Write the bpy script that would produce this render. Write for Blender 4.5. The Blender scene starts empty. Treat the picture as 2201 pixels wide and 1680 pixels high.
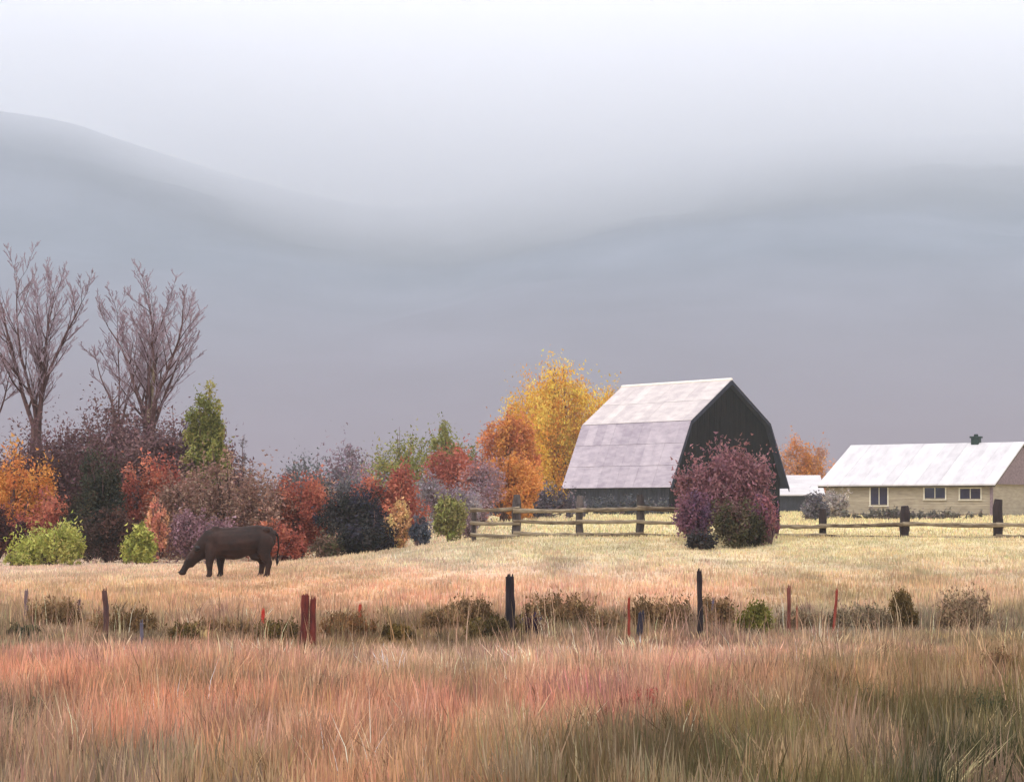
import bpy, math, random
import numpy as np
from mathutils import Vector, Matrix

# ------------------------------------------------------------------ camera, world, sun, exposure
sc = bpy.context.scene
C = sc.collection
S = 1024.0 / 2201.0            # photograph measured at 2201 px wide -> 1024 px picture
F = 1024.0 * 70.0 / 36.0       # focal length in px
HOR = 505.0                    # horizon row in the 1024 px picture
CZ = 3.0                       # eye height over the near field
cam_d = bpy.data.cameras.new('camera')
cam = bpy.data.objects.new('camera', cam_d); C.objects.link(cam)
cam_d.lens = 70.0; cam_d.sensor_width = 36.0
cam_d.shift_y = (HOR - 390.5) / 1024.0
cam_d.clip_start = 0.1; cam_d.clip_end = 20000
cam.location = (0, 0, CZ); cam.rotation_euler = (math.radians(90), 0, 0)
sc.camera = cam

SUN_EL, SUN_AZ = math.radians(56), math.radians(212)      # behind the camera, to the left
w = bpy.data.worlds.new('World'); sc.world = w; w.use_nodes = True
nt = w.node_tree; nt.nodes.clear()
def N(nt, t, **kw):
    n = nt.nodes.new(t)
    for k, v in kw.items(): setattr(n, k, v)
    return n
def L(nt, a, b): nt.links.new(a, b)
def srgb(c, g=1.0):
    return tuple((((x / 255.0) / 12.92) if x / 255.0 <= 0.04045 else ((x / 255.0 + 0.055) / 1.055) ** 2.4) * g for x in c)
def ramp(nt, stops, interp='EASE'):
    r = N(nt, 'ShaderNodeValToRGB'); e = r.color_ramp.elements; r.color_ramp.interpolation = interp
    while len(e) < len(stops): e.new(0.5)
    for i, (p, c) in enumerate(stops): e[i].position = p; e[i].color = tuple(c) + (1.0,)
    return r
out = N(nt, 'ShaderNodeOutputWorld')
tc = N(nt, 'ShaderNodeTexCoord')
sep = N(nt, 'ShaderNodeSeparateXYZ'); L(nt, tc.outputs['Generated'], sep.inputs[0])
mp = N(nt, 'ShaderNodeMapping'); mp.inputs['Scale'].default_value = (2.2, 2.2, 9.0); L(nt, tc.outputs['Generated'], mp.inputs[0])
nz = N(nt, 'ShaderNodeTexNoise'); nz.inputs['Scale'].default_value = 1.7; nz.inputs['Detail'].default_value = 5; nz.inputs['Roughness'].default_value = 0.5
L(nt, mp.outputs[0], nz.inputs['Vector'])
m1 = N(nt, 'ShaderNodeMath', operation='SUBTRACT'); L(nt, nz.outputs[0], m1.inputs[0]); m1.inputs[1].default_value = 0.5
m2 = N(nt, 'ShaderNodeMath', operation='MULTIPLY_ADD'); L(nt, m1.outputs[0], m2.inputs[0]); m2.inputs[1].default_value = 0.10
L(nt, sep.outputs[2], m2.inputs[2])
SKY = ramp(nt, [(0.0, (0.72, 0.72, 0.80)), (0.07, (0.86, 0.87, 0.97)), (0.15, (1.2, 1.18, 1.30)), (0.22, (1.3, 1.27, 1.40)),
                (0.45, (1.4, 1.37, 1.47)), (1.0, (1.9, 1.85, 1.95))], 'LINEAR')
L(nt, m2.outputs[0], SKY.inputs[0])
nz2 = N(nt, 'ShaderNodeTexNoise'); nz2.inputs['Scale'].default_value = 3.0; nz2.inputs['Detail'].default_value = 4
mp2 = N(nt, 'ShaderNodeMapping'); mp2.inputs['Scale'].default_value = (1.5, 1.5, 7.0); mp2.inputs['Location'].default_value = (3, 1, 2)
L(nt, tc.outputs['Generated'], mp2.inputs[0]); L(nt, mp2.outputs[0], nz2.inputs['Vector'])
var = ramp(nt, [(0.3, (0.95, 0.96, 0.98)), (0.7, (1.04, 1.03, 1.02))], 'LINEAR'); L(nt, nz2.outputs[0], var.inputs[0])
mul = N(nt, 'ShaderNodeMix', data_type='RGBA', blend_type='MULTIPLY'); mul.inputs[0].default_value = 1.0
L(nt, SKY.outputs[0], mul.inputs[6]); L(nt, var.outputs[0], mul.inputs[7])
bgc = N(nt, 'ShaderNodeBackground'); L(nt, mul.outputs[2], bgc.inputs[0]); bgc.inputs[1].default_value = 1.06
sky = N(nt, 'ShaderNodeTexSky'); sky.sky_type = 'NISHITA'; sky.sun_disc = False
sky.sun_elevation = SUN_EL; sky.sun_rotation = SUN_AZ
bgs = N(nt, 'ShaderNodeBackground'); L(nt, sky.outputs[0], bgs.inputs[0]); bgs.inputs[1].default_value = 0.08
mx = N(nt, 'ShaderNodeMixShader'); mx.inputs[0].default_value = 0.93
L(nt, bgs.outputs[0], mx.inputs[1]); L(nt, bgc.outputs[0], mx.inputs[2]); L(nt, mx.outputs[0], out.inputs[0])

sun_d = bpy.data.lights.new('sun', 'SUN'); sun_d.energy = 1.5; sun_d.angle = math.radians(10); sun_d.color = (1.0, 0.93, 0.84)
sun = bpy.data.objects.new('sun', sun_d); C.objects.link(sun)
sdir = Vector((math.sin(SUN_AZ) * math.cos(SUN_EL), math.cos(SUN_AZ) * math.cos(SUN_EL), math.sin(SUN_EL)))
sun.rotation_euler = sdir.to_track_quat('Z', 'Y').to_euler()
sc.view_settings.view_transform = 'Standard'; sc.view_settings.look = 'None'
sc.view_settings.exposure = 0.0; sc.view_settings.gamma = 1.0; sc.view_settings.use_curve_mapping = False
sc.cycles.use_denoising = True
sc.cycles.max_bounces = 9; sc.cycles.diffuse_bounces = 3; sc.cycles.volume_bounces = 6; sc.cycles.transparent_max_bounces = 12

# ------------------------------------------------------------------ helpers
def tag(o, label=None, cat=None, group=None, kind=None):
    if label: o['label'] = label
    if cat: o['category'] = cat
    if group: o['group'] = group
    if kind: o['kind'] = kind
    return o
def empty(name, loc, label, cat, group=None, rz=0.0):
    o = bpy.data.objects.new(name, None); C.objects.link(o); o.location = loc; o.rotation_euler = (0, 0, rz)
    o.empty_display_size = 0.2
    return tag(o, label, cat, group)
def link(name, me, parent=None):
    o = bpy.data.objects.new(name, me); C.objects.link(o)
    if parent is not None: o.parent = parent
    return o
def mesh_np(name, V, Fc, mat, parent=None, col=None, smooth=False):
    """V (n,3), Fc (m,k) all faces with k corners, col (n,3) point colours."""
    V = np.asarray(V, np.float32); Fc = np.asarray(Fc, np.int32)
    me = bpy.data.meshes.new(name); k = Fc.shape[1]
    me.vertices.add(len(V)); me.vertices.foreach_set('co', V.ravel())
    me.loops.add(Fc.size); me.loops.foreach_set('vertex_index', Fc.ravel())
    me.polygons.add(len(Fc)); me.polygons.foreach_set('loop_start', np.arange(0, Fc.size, k, dtype=np.int32))
    if smooth: me.polygons.foreach_set('use_smooth', np.ones(len(Fc), bool))
    if col is not None:
        a = me.attributes.new('Col', 'FLOAT_COLOR', 'POINT')
        cc = np.ones((len(V), 4), np.float32); cc[:, :3] = col; a.data.foreach_set('color', cc.ravel())
    me.update(calc_edges=True); me.validate()
    me.materials.append(mat)
    return link(name, me, parent)
class MB:
    def __init__(s): s.v = []; s.f = []
    def add(s, vs, fs):
        b = len(s.v); s.v += [tuple(v) for v in vs]; s.f += [tuple(i + b for i in f) for f in fs]
    def box(s, x0, x1, y0, y1, z0, z1, M=None, jit=0.0, rng=random):
        vs = [Vector((x, y, z)) for z in (z0, z1) for y in (y0, y1) for x in (x0, x1)]
        if jit: vs = [v + Vector((rng.uniform(-jit, jit), rng.uniform(-jit, jit), rng.uniform(-jit, jit))) for v in vs]
        if M is not None: vs = [M @ v for v in vs]
        s.add(vs, [(0, 2, 3, 1), (4, 5, 7, 6), (0, 1, 5, 4), (2, 6, 7, 3), (0, 4, 6, 2), (1, 3, 7, 5)])
    def tube(s, pts, rad, n=6, cap=True):
        pts = [Vector(p) for p in pts]; rings = []
        up = Vector((0.13, 0.97, 0.2))
        for i, p in enumerate(pts):
            d = (pts[min(i + 1, len(pts) - 1)] - pts[max(i - 1, 0)]).normalized()
            a = d.cross(up)
            if a.length < 1e-3: a = d.cross(Vector((1, 0, 0)))
            a.normalize(); b = d.cross(a)
            rings.append([p + (a * math.cos(2 * math.pi * k / n) + b * math.sin(2 * math.pi * k / n)) * rad[i] for k in range(n)])
        fs = []
        for i in range(len(pts) - 1):
            for k in range(n):
                fs.append((i * n + k, i * n + (k + 1) % n, (i + 1) * n + (k + 1) % n, (i + 1) * n + k))
        if cap: fs.append(tuple(range(n - 1, -1, -1))); fs.append(tuple(range((len(pts) - 1) * n, len(pts) * n)))
        s.add([v for r in rings for v in r], fs)
    def build(s, name, mat, parent=None, smooth=False):
        me = bpy.data.meshes.new(name); me.from_pydata(s.v, [], s.f); me.update(); me.materials.append(mat)
        if smooth: me.polygons.foreach_set('use_smooth', [True] * len(me.polygons))
        return link(name, me, parent)

# value noise (numpy)
_T = np.random.default_rng(7).random((256, 256)).astype(np.float32)
def vnoise(x, y):
    xi = np.floor(x).astype(int); yi = np.floor(y).astype(int); fx = x - xi; fy = y - yi
    fx = fx * fx * (3 - 2 * fx); fy = fy * fy * (3 - 2 * fy)
    a = _T[xi & 255, yi & 255]; b = _T[(xi + 1) & 255, yi & 255]; c = _T[xi & 255, (yi + 1) & 255]; d = _T[(xi + 1) & 255, (yi + 1) & 255]
    return (a * (1 - fx) + b * fx) * (1 - fy) + (c * (1 - fx) + d * fx) * fy
def fbm(x, y, o=4):
    s = 0; a = 0.5
    for i in range(o): s = s + a * vnoise(x * 2 ** i + 17 * i, y * 2 ** i + 31 * i); a *= 0.5
    return s

# ------------------------------------------------------------------ terrain
LD = ([0, 47, 60, 75, 90, 300, 900, 9000], [-3.0, -3.0, -2.2, -2.2, -2.28, -2.6, -3.0, -3.0])
RD = ([0, 47, 60, 70, 100, 140, 165, 300, 900, 9000], [-3.0, -3.0, -1.9, -1.13, -1.0, -0.82, -0.7, -0.9, -3.0, -3.0])
def ground(x, y):
    x = np.asarray(x, float); y = np.asarray(y, float)
    l = np.interp(y, *LD); r = np.interp(y, *RD)
    t = np.clip((x + 10) / 12, 0, 1); t = t * t * (3 - 2 * t)
    near = np.clip(1 - y / 400, 0, 1)
    return CZ + l * (1 - t) + r * t + (fbm(x * .11 + 40, y * .11 + 9) - .47) * 0.22 * near + (fbm(x * .6, y * .6, 2) - .37) * 0.05 * near
def gz(x, y): return float(ground(x, y))
def PX(u, D): return (u * S - 512.0) / F * D
def PZ(v, D): return CZ + (HOR - v * S) / F * D
def MPP(D): return D * S / F         # metres per (2201) px

# field colour as it lies on the land
GV = [1150, 1195, 1225, 1260, 1300, 1348, 1395, 1440, 1495, 1560, 1620, 1680]
GU = [0, 300, 600, 900, 1200, 1500, 1800, 2201]
GC = [
 [(205,180,145),(205,180,150),(200,175,145),(205,185,150),(212,196,150),(214,198,148),(214,196,146),(212,194,145)],
 [(212,186,165),(210,182,160),(205,178,145),(200,180,150),(208,188,150),(208,186,148),(206,184,140),(204,182,140)],
 [(215,184,160),(212,180,150),(212,172,138),(208,172,142),(205,176,150),(206,176,142),(198,172,136),(196,168,132)],
 [(200,162,126),(205,160,120),(204,154,116),(214,160,124),(206,160,128),(208,160,128),(198,160,118),(190,155,122)],
 [(165,130,98),(182,140,104),(185,138,106),(198,144,112),(178,132,104),(190,142,112),(172,142,108),(168,138,106)],
 [(120,98,72),(138,108,80),(146,112,84),(128,98,70),(136,104,80),(138,108,84),(138,122,98),(122,102,76)],
 [(132,104,78),(122,94,68),(126,92,64),(114,86,54),(128,98,74),(152,112,90),(158,124,98),(112,88,58)],
 [(186,132,106),(194,134,110),(178,126,100),(190,150,120),(204,154,126),(202,148,122),(172,130,100),(138,106,72)],
 [(190,122,92),(182,120,90),(162,116,84),(200,148,116),(208,148,118),(194,134,106),(146,110,72),(108,82,46)],
 [(146,108,82),(196,122,90),(160,112,82),(192,126,96),(200,126,108),(156,100,76),(118,88,54),(76,66,34)],
 [(132,104,78),(204,132,100),(196,136,106),(192,130,98),(172,128,96),(132,100,68),(80,66,38),(48,48,25)],
 [(124,98,76),(146,114,86),(180,126,94),(168,120,86),(136,104,68),(98,80,48),(60,54,30),(40,42,22)]]
GCL = np.array([[srgb(c) for c in r] for r in GC]) ** 0.80 * np.array([1.0, 1.035, 1.0])
ALB = 1.14
def field_col(x, y, n1=1.0):
    """albedo of the grass at a place: broad patches of dry, rusty and weedy growth plus noise"""
    x = np.asarray(x, float); y = np.asarray(y, float)
    wob = (fbm(x * .35 + 3, y * .25 + 5, 3) - .45)
    yy = np.maximum(y, 12) * (1 + 0.10 * wob * n1)
    z = ground(x, y)
    v = (HOR + (CZ - z) / yy * F) / S; u = ((x + 1.6 * (fbm(x * .3 + 60, y * .3, 3) - .45) * n1) / yy * F + 512) / S
    fi = np.interp(v, GV, range(len(GV))); fj = np.interp(u, GU, range(len(GU)))
    i0 = np.clip(np.floor(fi).astype(int), 0, len(GV) - 2); j0 = np.clip(np.floor(fj).astype(int), 0, len(GU) - 2)
    a = (fi - i0)[..., None]; b = (fj - j0)[..., None]
    c = (GCL[i0, j0] * (1 - b) + GCL[i0, j0 + 1] * b) * (1 - a) + (GCL[i0 + 1, j0] * (1 - b) + GCL[i0 + 1, j0 + 1] * b) * a
    # patchy growth: browner, strawier and weedier tussock drifts
    a1 = vnoise(x * 1.5 + 11, y * .55 + 7); a2 = vnoise(x * 2.6 + 90, y * .8 + 33); a3 = vnoise(x * .7 + 130, y * .3 + 71)
    nr = np.clip(1.25 - y / 75, 0, 1) * n1
    def mixc(c, w, k, m): w = (np.clip((w - k) / (1 - k) * 2.2, 0, 1) * nr * m)[..., None]; return w
    w = mixc(c, a1, .54, .85); c = c * (1 - w) + c * np.array([.52, .56, .60]) * w
    w = mixc(c, a2, .58, .8); c = c * (1 - w) + (c * .45 + np.array([.40, .30, .20]) * .62) * w
    w = mixc(c, a3, .60, .6); c = c * (1 - w) + np.array([.22, .17, .07]) * w
    w = mixc(c, 1 - a1, .62, .6); c = c * (1 - w) + (c * .4 + np.array([.64, .40, .26]) * .6) * w
    c = c * (1 - np.clip((y - 47) / 25, 0, 1)[..., None] * np.array([0.14, .19, .21]))
    return c * ALB

# materials
def mat_attr(name, rough=0.9, trans=0.0, spec=0.15, noise=0.0, nscale=8.0, gain=1.0):
    m = bpy.data.materials.new(name); m.use_nodes = True; t = m.node_tree; b = t.nodes['Principled BSDF']
    a = N(t, 'ShaderNodeAttribute', attribute_name='Col'); src = a.outputs['Color']
    if noise or gain != 1.0:
        tx = N(t, 'ShaderNodeTexCoord'); n = N(t, 'ShaderNodeTexNoise'); n.inputs['Scale'].default_value = nscale; n.inputs['Detail'].default_value = 6
        L(t, tx.outputs['Object'], n.inputs['Vector'])
        r = ramp(t, [(0.25, (gain * (1 - noise),) * 3), (0.75, (gain * (1 + noise),) * 3)], 'LINEAR'); L(t, n.outputs[0], r.inputs[0])
        q = N(t, 'ShaderNodeMix', data_type='RGBA', blend_type='MULTIPLY'); q.inputs[0].default_value = 1
        L(t, src, q.inputs[6]); L(t, r.outputs[0], q.inputs[7]); src = q.outputs[2]
    L(t, src, b.inputs['Base Color']); b.inputs['Roughness'].default_value = rough; b.inputs['Specular IOR Level'].default_value = spec
    if trans:
        tr = N(t, 'ShaderNodeBsdfTranslucent'); L(t, src, tr.inputs[0]); mxx = N(t, 'ShaderNodeMixShader'); mxx.inputs[0].default_value = trans
        o = t.nodes['Material Output']; L(t, b.outputs[0], mxx.inputs[1]); L(t, tr.outputs[0], mxx.inputs[2]); L(t, mxx.outputs[0], o.inputs[0])
    return m
def mat_plain(name, c1, c2, scale=(4, 4, 4), rough=0.8, bump=0.3, spec=0.3, metal=0.0, detail=8, lin=False, lo=0.3, hi=0.7, bscale=None):
    m = bpy.data.materials.new(name); m.use_nodes = True; t = m.node_tree; b = t.nodes['Principled BSDF']
    tx = N(t, 'ShaderNodeTexCoord'); mpn = N(t, 'ShaderNodeMapping'); mpn.inputs['Scale'].default_value = scale
    L(t, tx.outputs['Object'], mpn.inputs[0])
    n = N(t, 'ShaderNodeTexNoise'); n.inputs['Scale'].default_value = 1.0; n.inputs['Detail'].default_value = detail; n.inputs['Roughness'].default_value = 0.6
    L(t, mpn.outputs[0], n.inputs['Vector'])
    oi = N(t, 'ShaderNodeObjectInfo'); ad = N(t, 'ShaderNodeMath', operation='MULTIPLY_ADD'); L(t, oi.outputs['Random'], ad.inputs[0]); ad.inputs[1].default_value = 0.22
    L(t, n.outputs[0], ad.inputs[2])
    r = ramp(t, [(lo + .1, c1), (hi + .1, c2)], 'LINEAR'); L(t, ad.outputs[0], r.inputs[0]); L(t, r.outputs[0], b.inputs['Base Color'])
    b.inputs['Roughness'].default_value = rough; b.inputs['Specular IOR Level'].default_value = spec; b.inputs['Metallic'].default_value = metal
    if bump:
        bp = N(t, 'ShaderNodeBump'); bp.inputs['Strength'].default_value = bump; bp.inputs['Distance'].default_value = 0.02
        L(t, n.outputs[0], bp.inputs['Height']); L(t, bp.outputs[0], b.inputs['Normal'])
    return m
M_ground = mat_attr('ground_soil', 0.95, noise=0.25, nscale=1.3)
M_grass = mat_attr('dry_grass', 0.8, trans=0.25)
M_leaf = mat_attr('autumn_leaves', 0.75, trans=0.25)
M_bark = mat_plain('bark', srgb((70, 50, 48)), srgb((122, 96, 92)), (14, 14, 4))
M_bare = mat_plain('bare_bark', srgb((56, 34, 28)), srgb((110, 84, 82)), (5, 5, 1.2))
M_pale = mat_plain('pale_bark', srgb((84, 56, 40)), srgb((204, 192, 156)), (4, 4, 1.5))
M_twig = mat_plain('twigs', srgb((122, 96, 104)), srgb((172, 154, 162)), (3, 3, 1))

# ground sheet
ys = np.concatenate([np.arange(-40, 10, 10), np.arange(10, 120, 0.8), np.geomspace(120, 6000, 60)])
tx_ = np.linspace(-1, 1, 181); xs = np.sign(tx_) * (np.abs(tx_) * 60 + (np.abs(tx_) ** 7) * 5500)
XX, YY = np.meshgrid(xs, ys); ZZ = ground(XX, YY)
Vg = np.stack([XX, YY, ZZ], -1).reshape(-1, 3); nx, ny = len(xs), len(ys)
ii = (np.arange(ny - 1)[:, None] * nx + np.arange(nx - 1)[None, :]).ravel()
Fg = np.stack([ii, ii + 1, ii + nx + 1, ii + nx], -1)
cg = field_col(XX.ravel(), YY.ravel())
far = np.clip((YY.ravel() - 200) / 400, 0, 1)[:, None]
cg = cg * (1 - far) + np.array([.14, .13, .09]) * far
g = mesh_np('ground', Vg, Fg, M_ground, None, cg * 0.85, True); tag(g, 'dry autumn pasture ground rising gently to the farm', kind='structure')

# mountains behind, their tops run into the cloud
def hills(name, label, us, vs, D0, D1, seed, amp, base_col):
    uu = np.linspace(-1400, 3600, 260); n = 34
    prof = np.interp(uu, us, vs)
    k = np.hanning(15); k /= k.sum(); prof = np.convolve(np.pad(prof, 7, mode='edge'), k, 'valid')
    V = []; 
    tt = np.linspace(0, 1.5, n)
    for t in tt:
        D = D0 + (D1 - D0) * t
        X = (uu * S - 512) / F * D1 * (0.55 + .45 * t)
        H = (HOR - prof * S) / F * D1
        sh = np.where(t <= 1, t ** 1.15, 1 - (t - 1) * 1.2)
        nzv = (fbm(X / 260 + seed, np.full_like(X, D / 260 + seed), 5) - .47)
        Z = H * sh + nzv * amp * min(t * 2, 1) * (0.35 if t > .85 and t < 1.15 else 1.0)
        V.append(np.stack([X, np.full_like(X, D), Z - 3], -1))
    V = np.array(V).reshape(-1, 3); m_ = len(uu)
    ii = (np.arange(n - 1)[:, None] * m_ + np.arange(m_ - 1)[None, :]).ravel()
    Fc = np.stack([ii, ii + 1, ii + m_ + 1, ii + m_], -1)
    mat = mat_plain(name + '_forest', base_col[0], base_col[1], (.006, .006, .006), 0.95, 0.0, 0.05)
    # russet scrub on the foot of the slope, dark conifers higher up
    t_ = mat.node_tree; bs = t_.nodes['Principled BSDF']; src = bs.inputs['Base Color'].links[0].from_socket
    g_ = N(t_, 'ShaderNodeNewGeometry'); s_ = N(t_, 'ShaderNodeSeparateXYZ'); L(t_, g_.outputs['Position'], s_.inputs[0])
    q_ = N(t_, 'ShaderNodeMapRange'); L(t_, s_.outputs[2], q_.inputs[0]); q_.inputs[1].default_value = 20; q_.inputs[2].default_value = 260; q_.inputs[3].default_value = 1; q_.inputs[4].default_value = 0
    x_ = N(t_, 'ShaderNodeMix', data_type='RGBA'); L(t_, q_.outputs[0], x_.inputs[0]); L(t_, src, x_.inputs[6]); x_.inputs[7].default_value = (.150, .112, .140, 1)
    L(t_, x_.outputs[2], bs.inputs['Base Color'])
    o = mesh_np(name, V, Fc, mat, None, None, True); tag(o, label, kind='structure'); return o
hills('mountain', 'misty blue grey mountain slope falling from the left',
      [-1400, -400, 0, 130, 250, 400, 550, 700, 850, 1000, 1150, 1400, 1700, 2200, 3600],
      [80, 160, 228, 246, 285, 335, 380, 420, 440, 420, 370, 320, 290, 280, 270], 1100, 2700, 11, 60,
      ((.06, .08, .12), (.12, .14, .19)))

# low cloud that swallows the crests: one soft body of mist whose base follows the ridge
CLX = [(-260, 350), (0, 368), (250, 425), (400, 490), (600, 590), (750, 665), (900, 715), (1100, 725), (1300, 690), (1500, 625), (1800, 590), (2200, 570), (2500, 560)]
m = bpy.data.materials.new('low_cloud_mist'); m.use_nodes = True; t = m.node_tree; t.nodes.clear()
o_ = N(t, 'ShaderNodeOutputMaterial'); pv = N(t, 'ShaderNodeVolumePrincipled'); pv.inputs['Color'].default_value = (0.985, 0.985, 1.0, 1)
L(t, pv.outputs[0], o_.inputs['Volume'])
ge = N(t, 'ShaderNodeNewGeometry'); sp_ = N(t, 'ShaderNodeSeparateXYZ'); L(t, ge.outputs['Position'], sp_.inputs[0])
CX0, CX1 = PX(-260, 2700), PX(2500, 2700)
mr = N(t, 'ShaderNodeMapRange'); L(t, sp_.outputs[0], mr.inputs[0]); mr.inputs[1].default_value = CX0; mr.inputs[2].default_value = CX1
cr = ramp(t, [((u + 260) / 2760.0, (PZ(v, 2700) / 1000.0,) * 3) for u, v in CLX], 'B_SPLINE'); L(t, mr.outputs[0], cr.inputs[0])
zz = N(t, 'ShaderNodeMath', operation='MULTIPLY'); L(t, cr.outputs[0], zz.inputs[0]); zz.inputs[1].default_value = -1000.0
hh = N(t, 'ShaderNodeMath', operation='ADD'); L(t, sp_.outputs[2], hh.inputs[0]); L(t, zz.outputs[0], hh.inputs[1])
cm = N(t, 'ShaderNodeMapping'); cm.inputs['Scale'].default_value = (.0022, .0022, .0060); L(t, ge.outputs['Position'], cm.inputs[0])
cn = N(t, 'ShaderNodeTexNoise'); cn.inputs['Scale'].default_value = 1.0; cn.inputs['Detail'].default_value = 3; L(t, cm.outputs[0], cn.inputs['Vector'])
ca = N(t, 'ShaderNodeMath', operation='MULTIPLY_ADD'); L(t, cn.outputs[0], ca.inputs[0]); ca.inputs[1].default_value = 150.0; L(t, hh.outputs[0], ca.inputs[2])
lo_ = N(t, 'ShaderNodeMapRange', interpolation_type='SMOOTHSTEP'); L(t, ca.outputs[0], lo_.inputs[0]); lo_.inputs[1].default_value = 30; lo_.inputs[2].default_value = 300; lo_.inputs[3].default_value = 0; lo_.inputs[4].default_value = 1
up_ = N(t, 'ShaderNodeMapRange', interpolation_type='SMOOTHSTEP'); L(t, sp_.outputs[2], up_.inputs[0]); up_.inputs[1].default_value = 520; up_.inputs[2].default_value = 790; up_.inputs[3].default_value = 1; up_.inputs[4].default_value = 0
dm = N(t, 'ShaderNodeMath', operation='MULTIPLY'); L(t, lo_.outputs[0], dm.inputs[0]); L(t, up_.outputs[0], dm.inputs[1])
dn = N(t, 'ShaderNodeMath', operation='MULTIPLY'); L(t, dm.outputs[0], dn.inputs[0]); dn.inputs[1].default_value = 0.0075; L(t, dn.outputs[0], pv.inputs['Density'])
cb = MB(); cb.box(-3200, 3200, 2150, 3050, 180, 800)
tag(cb.build('low_cloud', m), 'pale low cloud lying along the mountain crest', kind='stuff')
sc.cycles.volume_step_rate = 1.5; sc.cycles.volume_max_steps = 64

# air
hz = MB(); hz.box(-7500, 7500, -300, 8000, -4.5, 830)
M_haze = bpy.data.materials.new('air'); M_haze.use_nodes = True; t = M_haze.node_tree; t.nodes.clear()
o_ = N(t, 'ShaderNodeOutputMaterial'); pv = N(t, 'ShaderNodeVolumePrincipled'); pv.inputs['Density'].default_value = 0.00027
pv.inputs['Color'].default_value = (0.87, 0.95, 1.0, 1); L(t, pv.outputs[0], o_.inputs['Volume'])
tag(hz.build('haze', M_haze), 'pale blue grey autumn haze', kind='stuff')
# ------------------------------------------------------------------ barn
def rot_frame(px, py, z, th):
    return Matrix.Translation((px, py, z)) @ Matrix.Rotation(th, 4, 'Z')
M_roofm = mat_plain('skylit_roof_slope', srgb((182, 172, 172)), srgb((212, 203, 198)), (.5, .9, 3.0), 0.75, 0.25, 0.15)  # upper barn slope: sky light it catches is painted in as a paler tone
M_roofe = mat_plain('roof_edge', srgb((225, 218, 205)), srgb((246, 238, 226)), (2, 2, 2), 0.6, 0.1)
M_roofl = mat_plain('shaded_roof_slope', srgb((158, 148, 160)), srgb((192, 182, 190)), (.5, .9, 3.0), 0.75, 0.2, 0.12)  # steep lower barn slope: its shade is painted in as darker lavender
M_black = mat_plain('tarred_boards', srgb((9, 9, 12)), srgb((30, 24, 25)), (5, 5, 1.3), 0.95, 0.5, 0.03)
M_navy = mat_plain('dark_trim', srgb((26, 28, 42)), srgb((50, 52, 68)), (3, 3, 3), 0.8, 0.2)
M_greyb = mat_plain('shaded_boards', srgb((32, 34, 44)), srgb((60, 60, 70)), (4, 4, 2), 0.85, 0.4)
M_inner = mat_plain('board_backing', srgb((10, 10, 12)), srgb((20, 18, 20)), (2, 2, 2), 0.9, 0)

DB = 160.0; bx_, th = PX(1562, DB), math.radians(40)
bz = gz(bx_, DB) - 0.15
barn = empty('barn', (bx_, DB, bz), 'large black gambrel barn with a pale metal roof', 'barn', rz=th)
mb_ = MPP(DB)
Wk, We = 93 * mb_ / math.cos(th), 137 * mb_ / math.cos(th)
ZR, ZK, ZE = PZ(818, DB) - bz, PZ(908, DB) - bz, PZ(1046, DB) - bz
BL = 225 * mb_ / math.sin(th) * 0.90
# local frame: x across the gable, -y out of the gable towards the viewer (after rotation), ridge runs +y
# profile of the gable wall
rng = random.Random(4)
def prof_z(x):
    x = abs(x)
    return ZR - (ZR - ZK) * x / Wk if x < Wk else ZK - (ZK - ZE) * (x - Wk) / (We - Wk)
Wb = We - 0.35
wall = MB()
wall.add([(-Wb, .12, -.6), (Wb, .12, -.6), (Wb, .12, prof_z(Wb) - .1), (Wk, .12, ZK - .12), (0, .12, ZR - .14), (-Wk, .12, ZK - .12), (-Wb, .12, prof_z(Wb) - .1),
          (-Wb, BL, -.6), (Wb, BL, -.6), (Wb, BL, prof_z(Wb) - .1), (Wk, BL, ZK - .12), (0, BL, ZR - .14), (-Wk, BL, ZK - .12), (-Wb, BL, prof_z(Wb) - .1)],
         [(0, 1, 2, 3, 4, 5, 6), (13, 12, 11, 10, 9, 8, 7), (0, 6, 13, 7), (1, 8, 9, 2)])
wb = wall.build('wall', M_inner, barn)
nb = 46; bwid = 2 * Wb / nb
for i in range(nb):                                     # vertical gable boards
    x0 = -Wb + i * bwid + .012; x1 = x0 + bwid - .024; d = rng.uniform(0, .02)
    m = MB(); zt0, zt1 = prof_z(x0) - .16, prof_z(x1) - .16; zb = rng.uniform(-.3, -.1)
    vs = [(x0, .05 - d, zb), (x1, .05 - d, zb), (x1, .05 - d, zt1), (x0, .05 - d, zt0), (x0, .10, zb), (x1, .10, zb), (x1, .10, zt1), (x0, .10, zt0)]
    m.add(vs, [(0, 1, 2, 3), (0, 4, 5, 1), (3, 2, 6, 7), (0, 3, 7, 4), (1, 5, 6, 2)])
    m.build('board', M_black, wb)
ns = 38; sw = (BL - .1) / ns
for i in range(ns):                                     # boards of the long side under the eave
    y0 = .12 + i * sw + .012; m = MB(); m.box(-Wb - .07 - rng.uniform(0, .015), -Wb - .01, y0, y0 + sw - .024, -.3, ZE - .05)
    m.build('board', M_greyb, wb)
# tall door outline in the gable, cross braced
dr = MB(); DW, DH = 1.9, 3.7
for s_ in (-1, 1):
    dr.box(s_ * DW - .1, s_ * DW + .1, -.03, .026, 0, DH)
dr.box(-DW + .1, DW - .1, -.03, .026, DH - .2, DH); dr.box(-.06, .06, -.03, .026, 0, DH - .2)
dr.build('door_frame', M_navy, barn)
ld = MB(); ld.box(-.75, .75, -.035, .026, ZK - .9, ZK + .5); ld.build('loft_door', M_black, barn)
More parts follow.
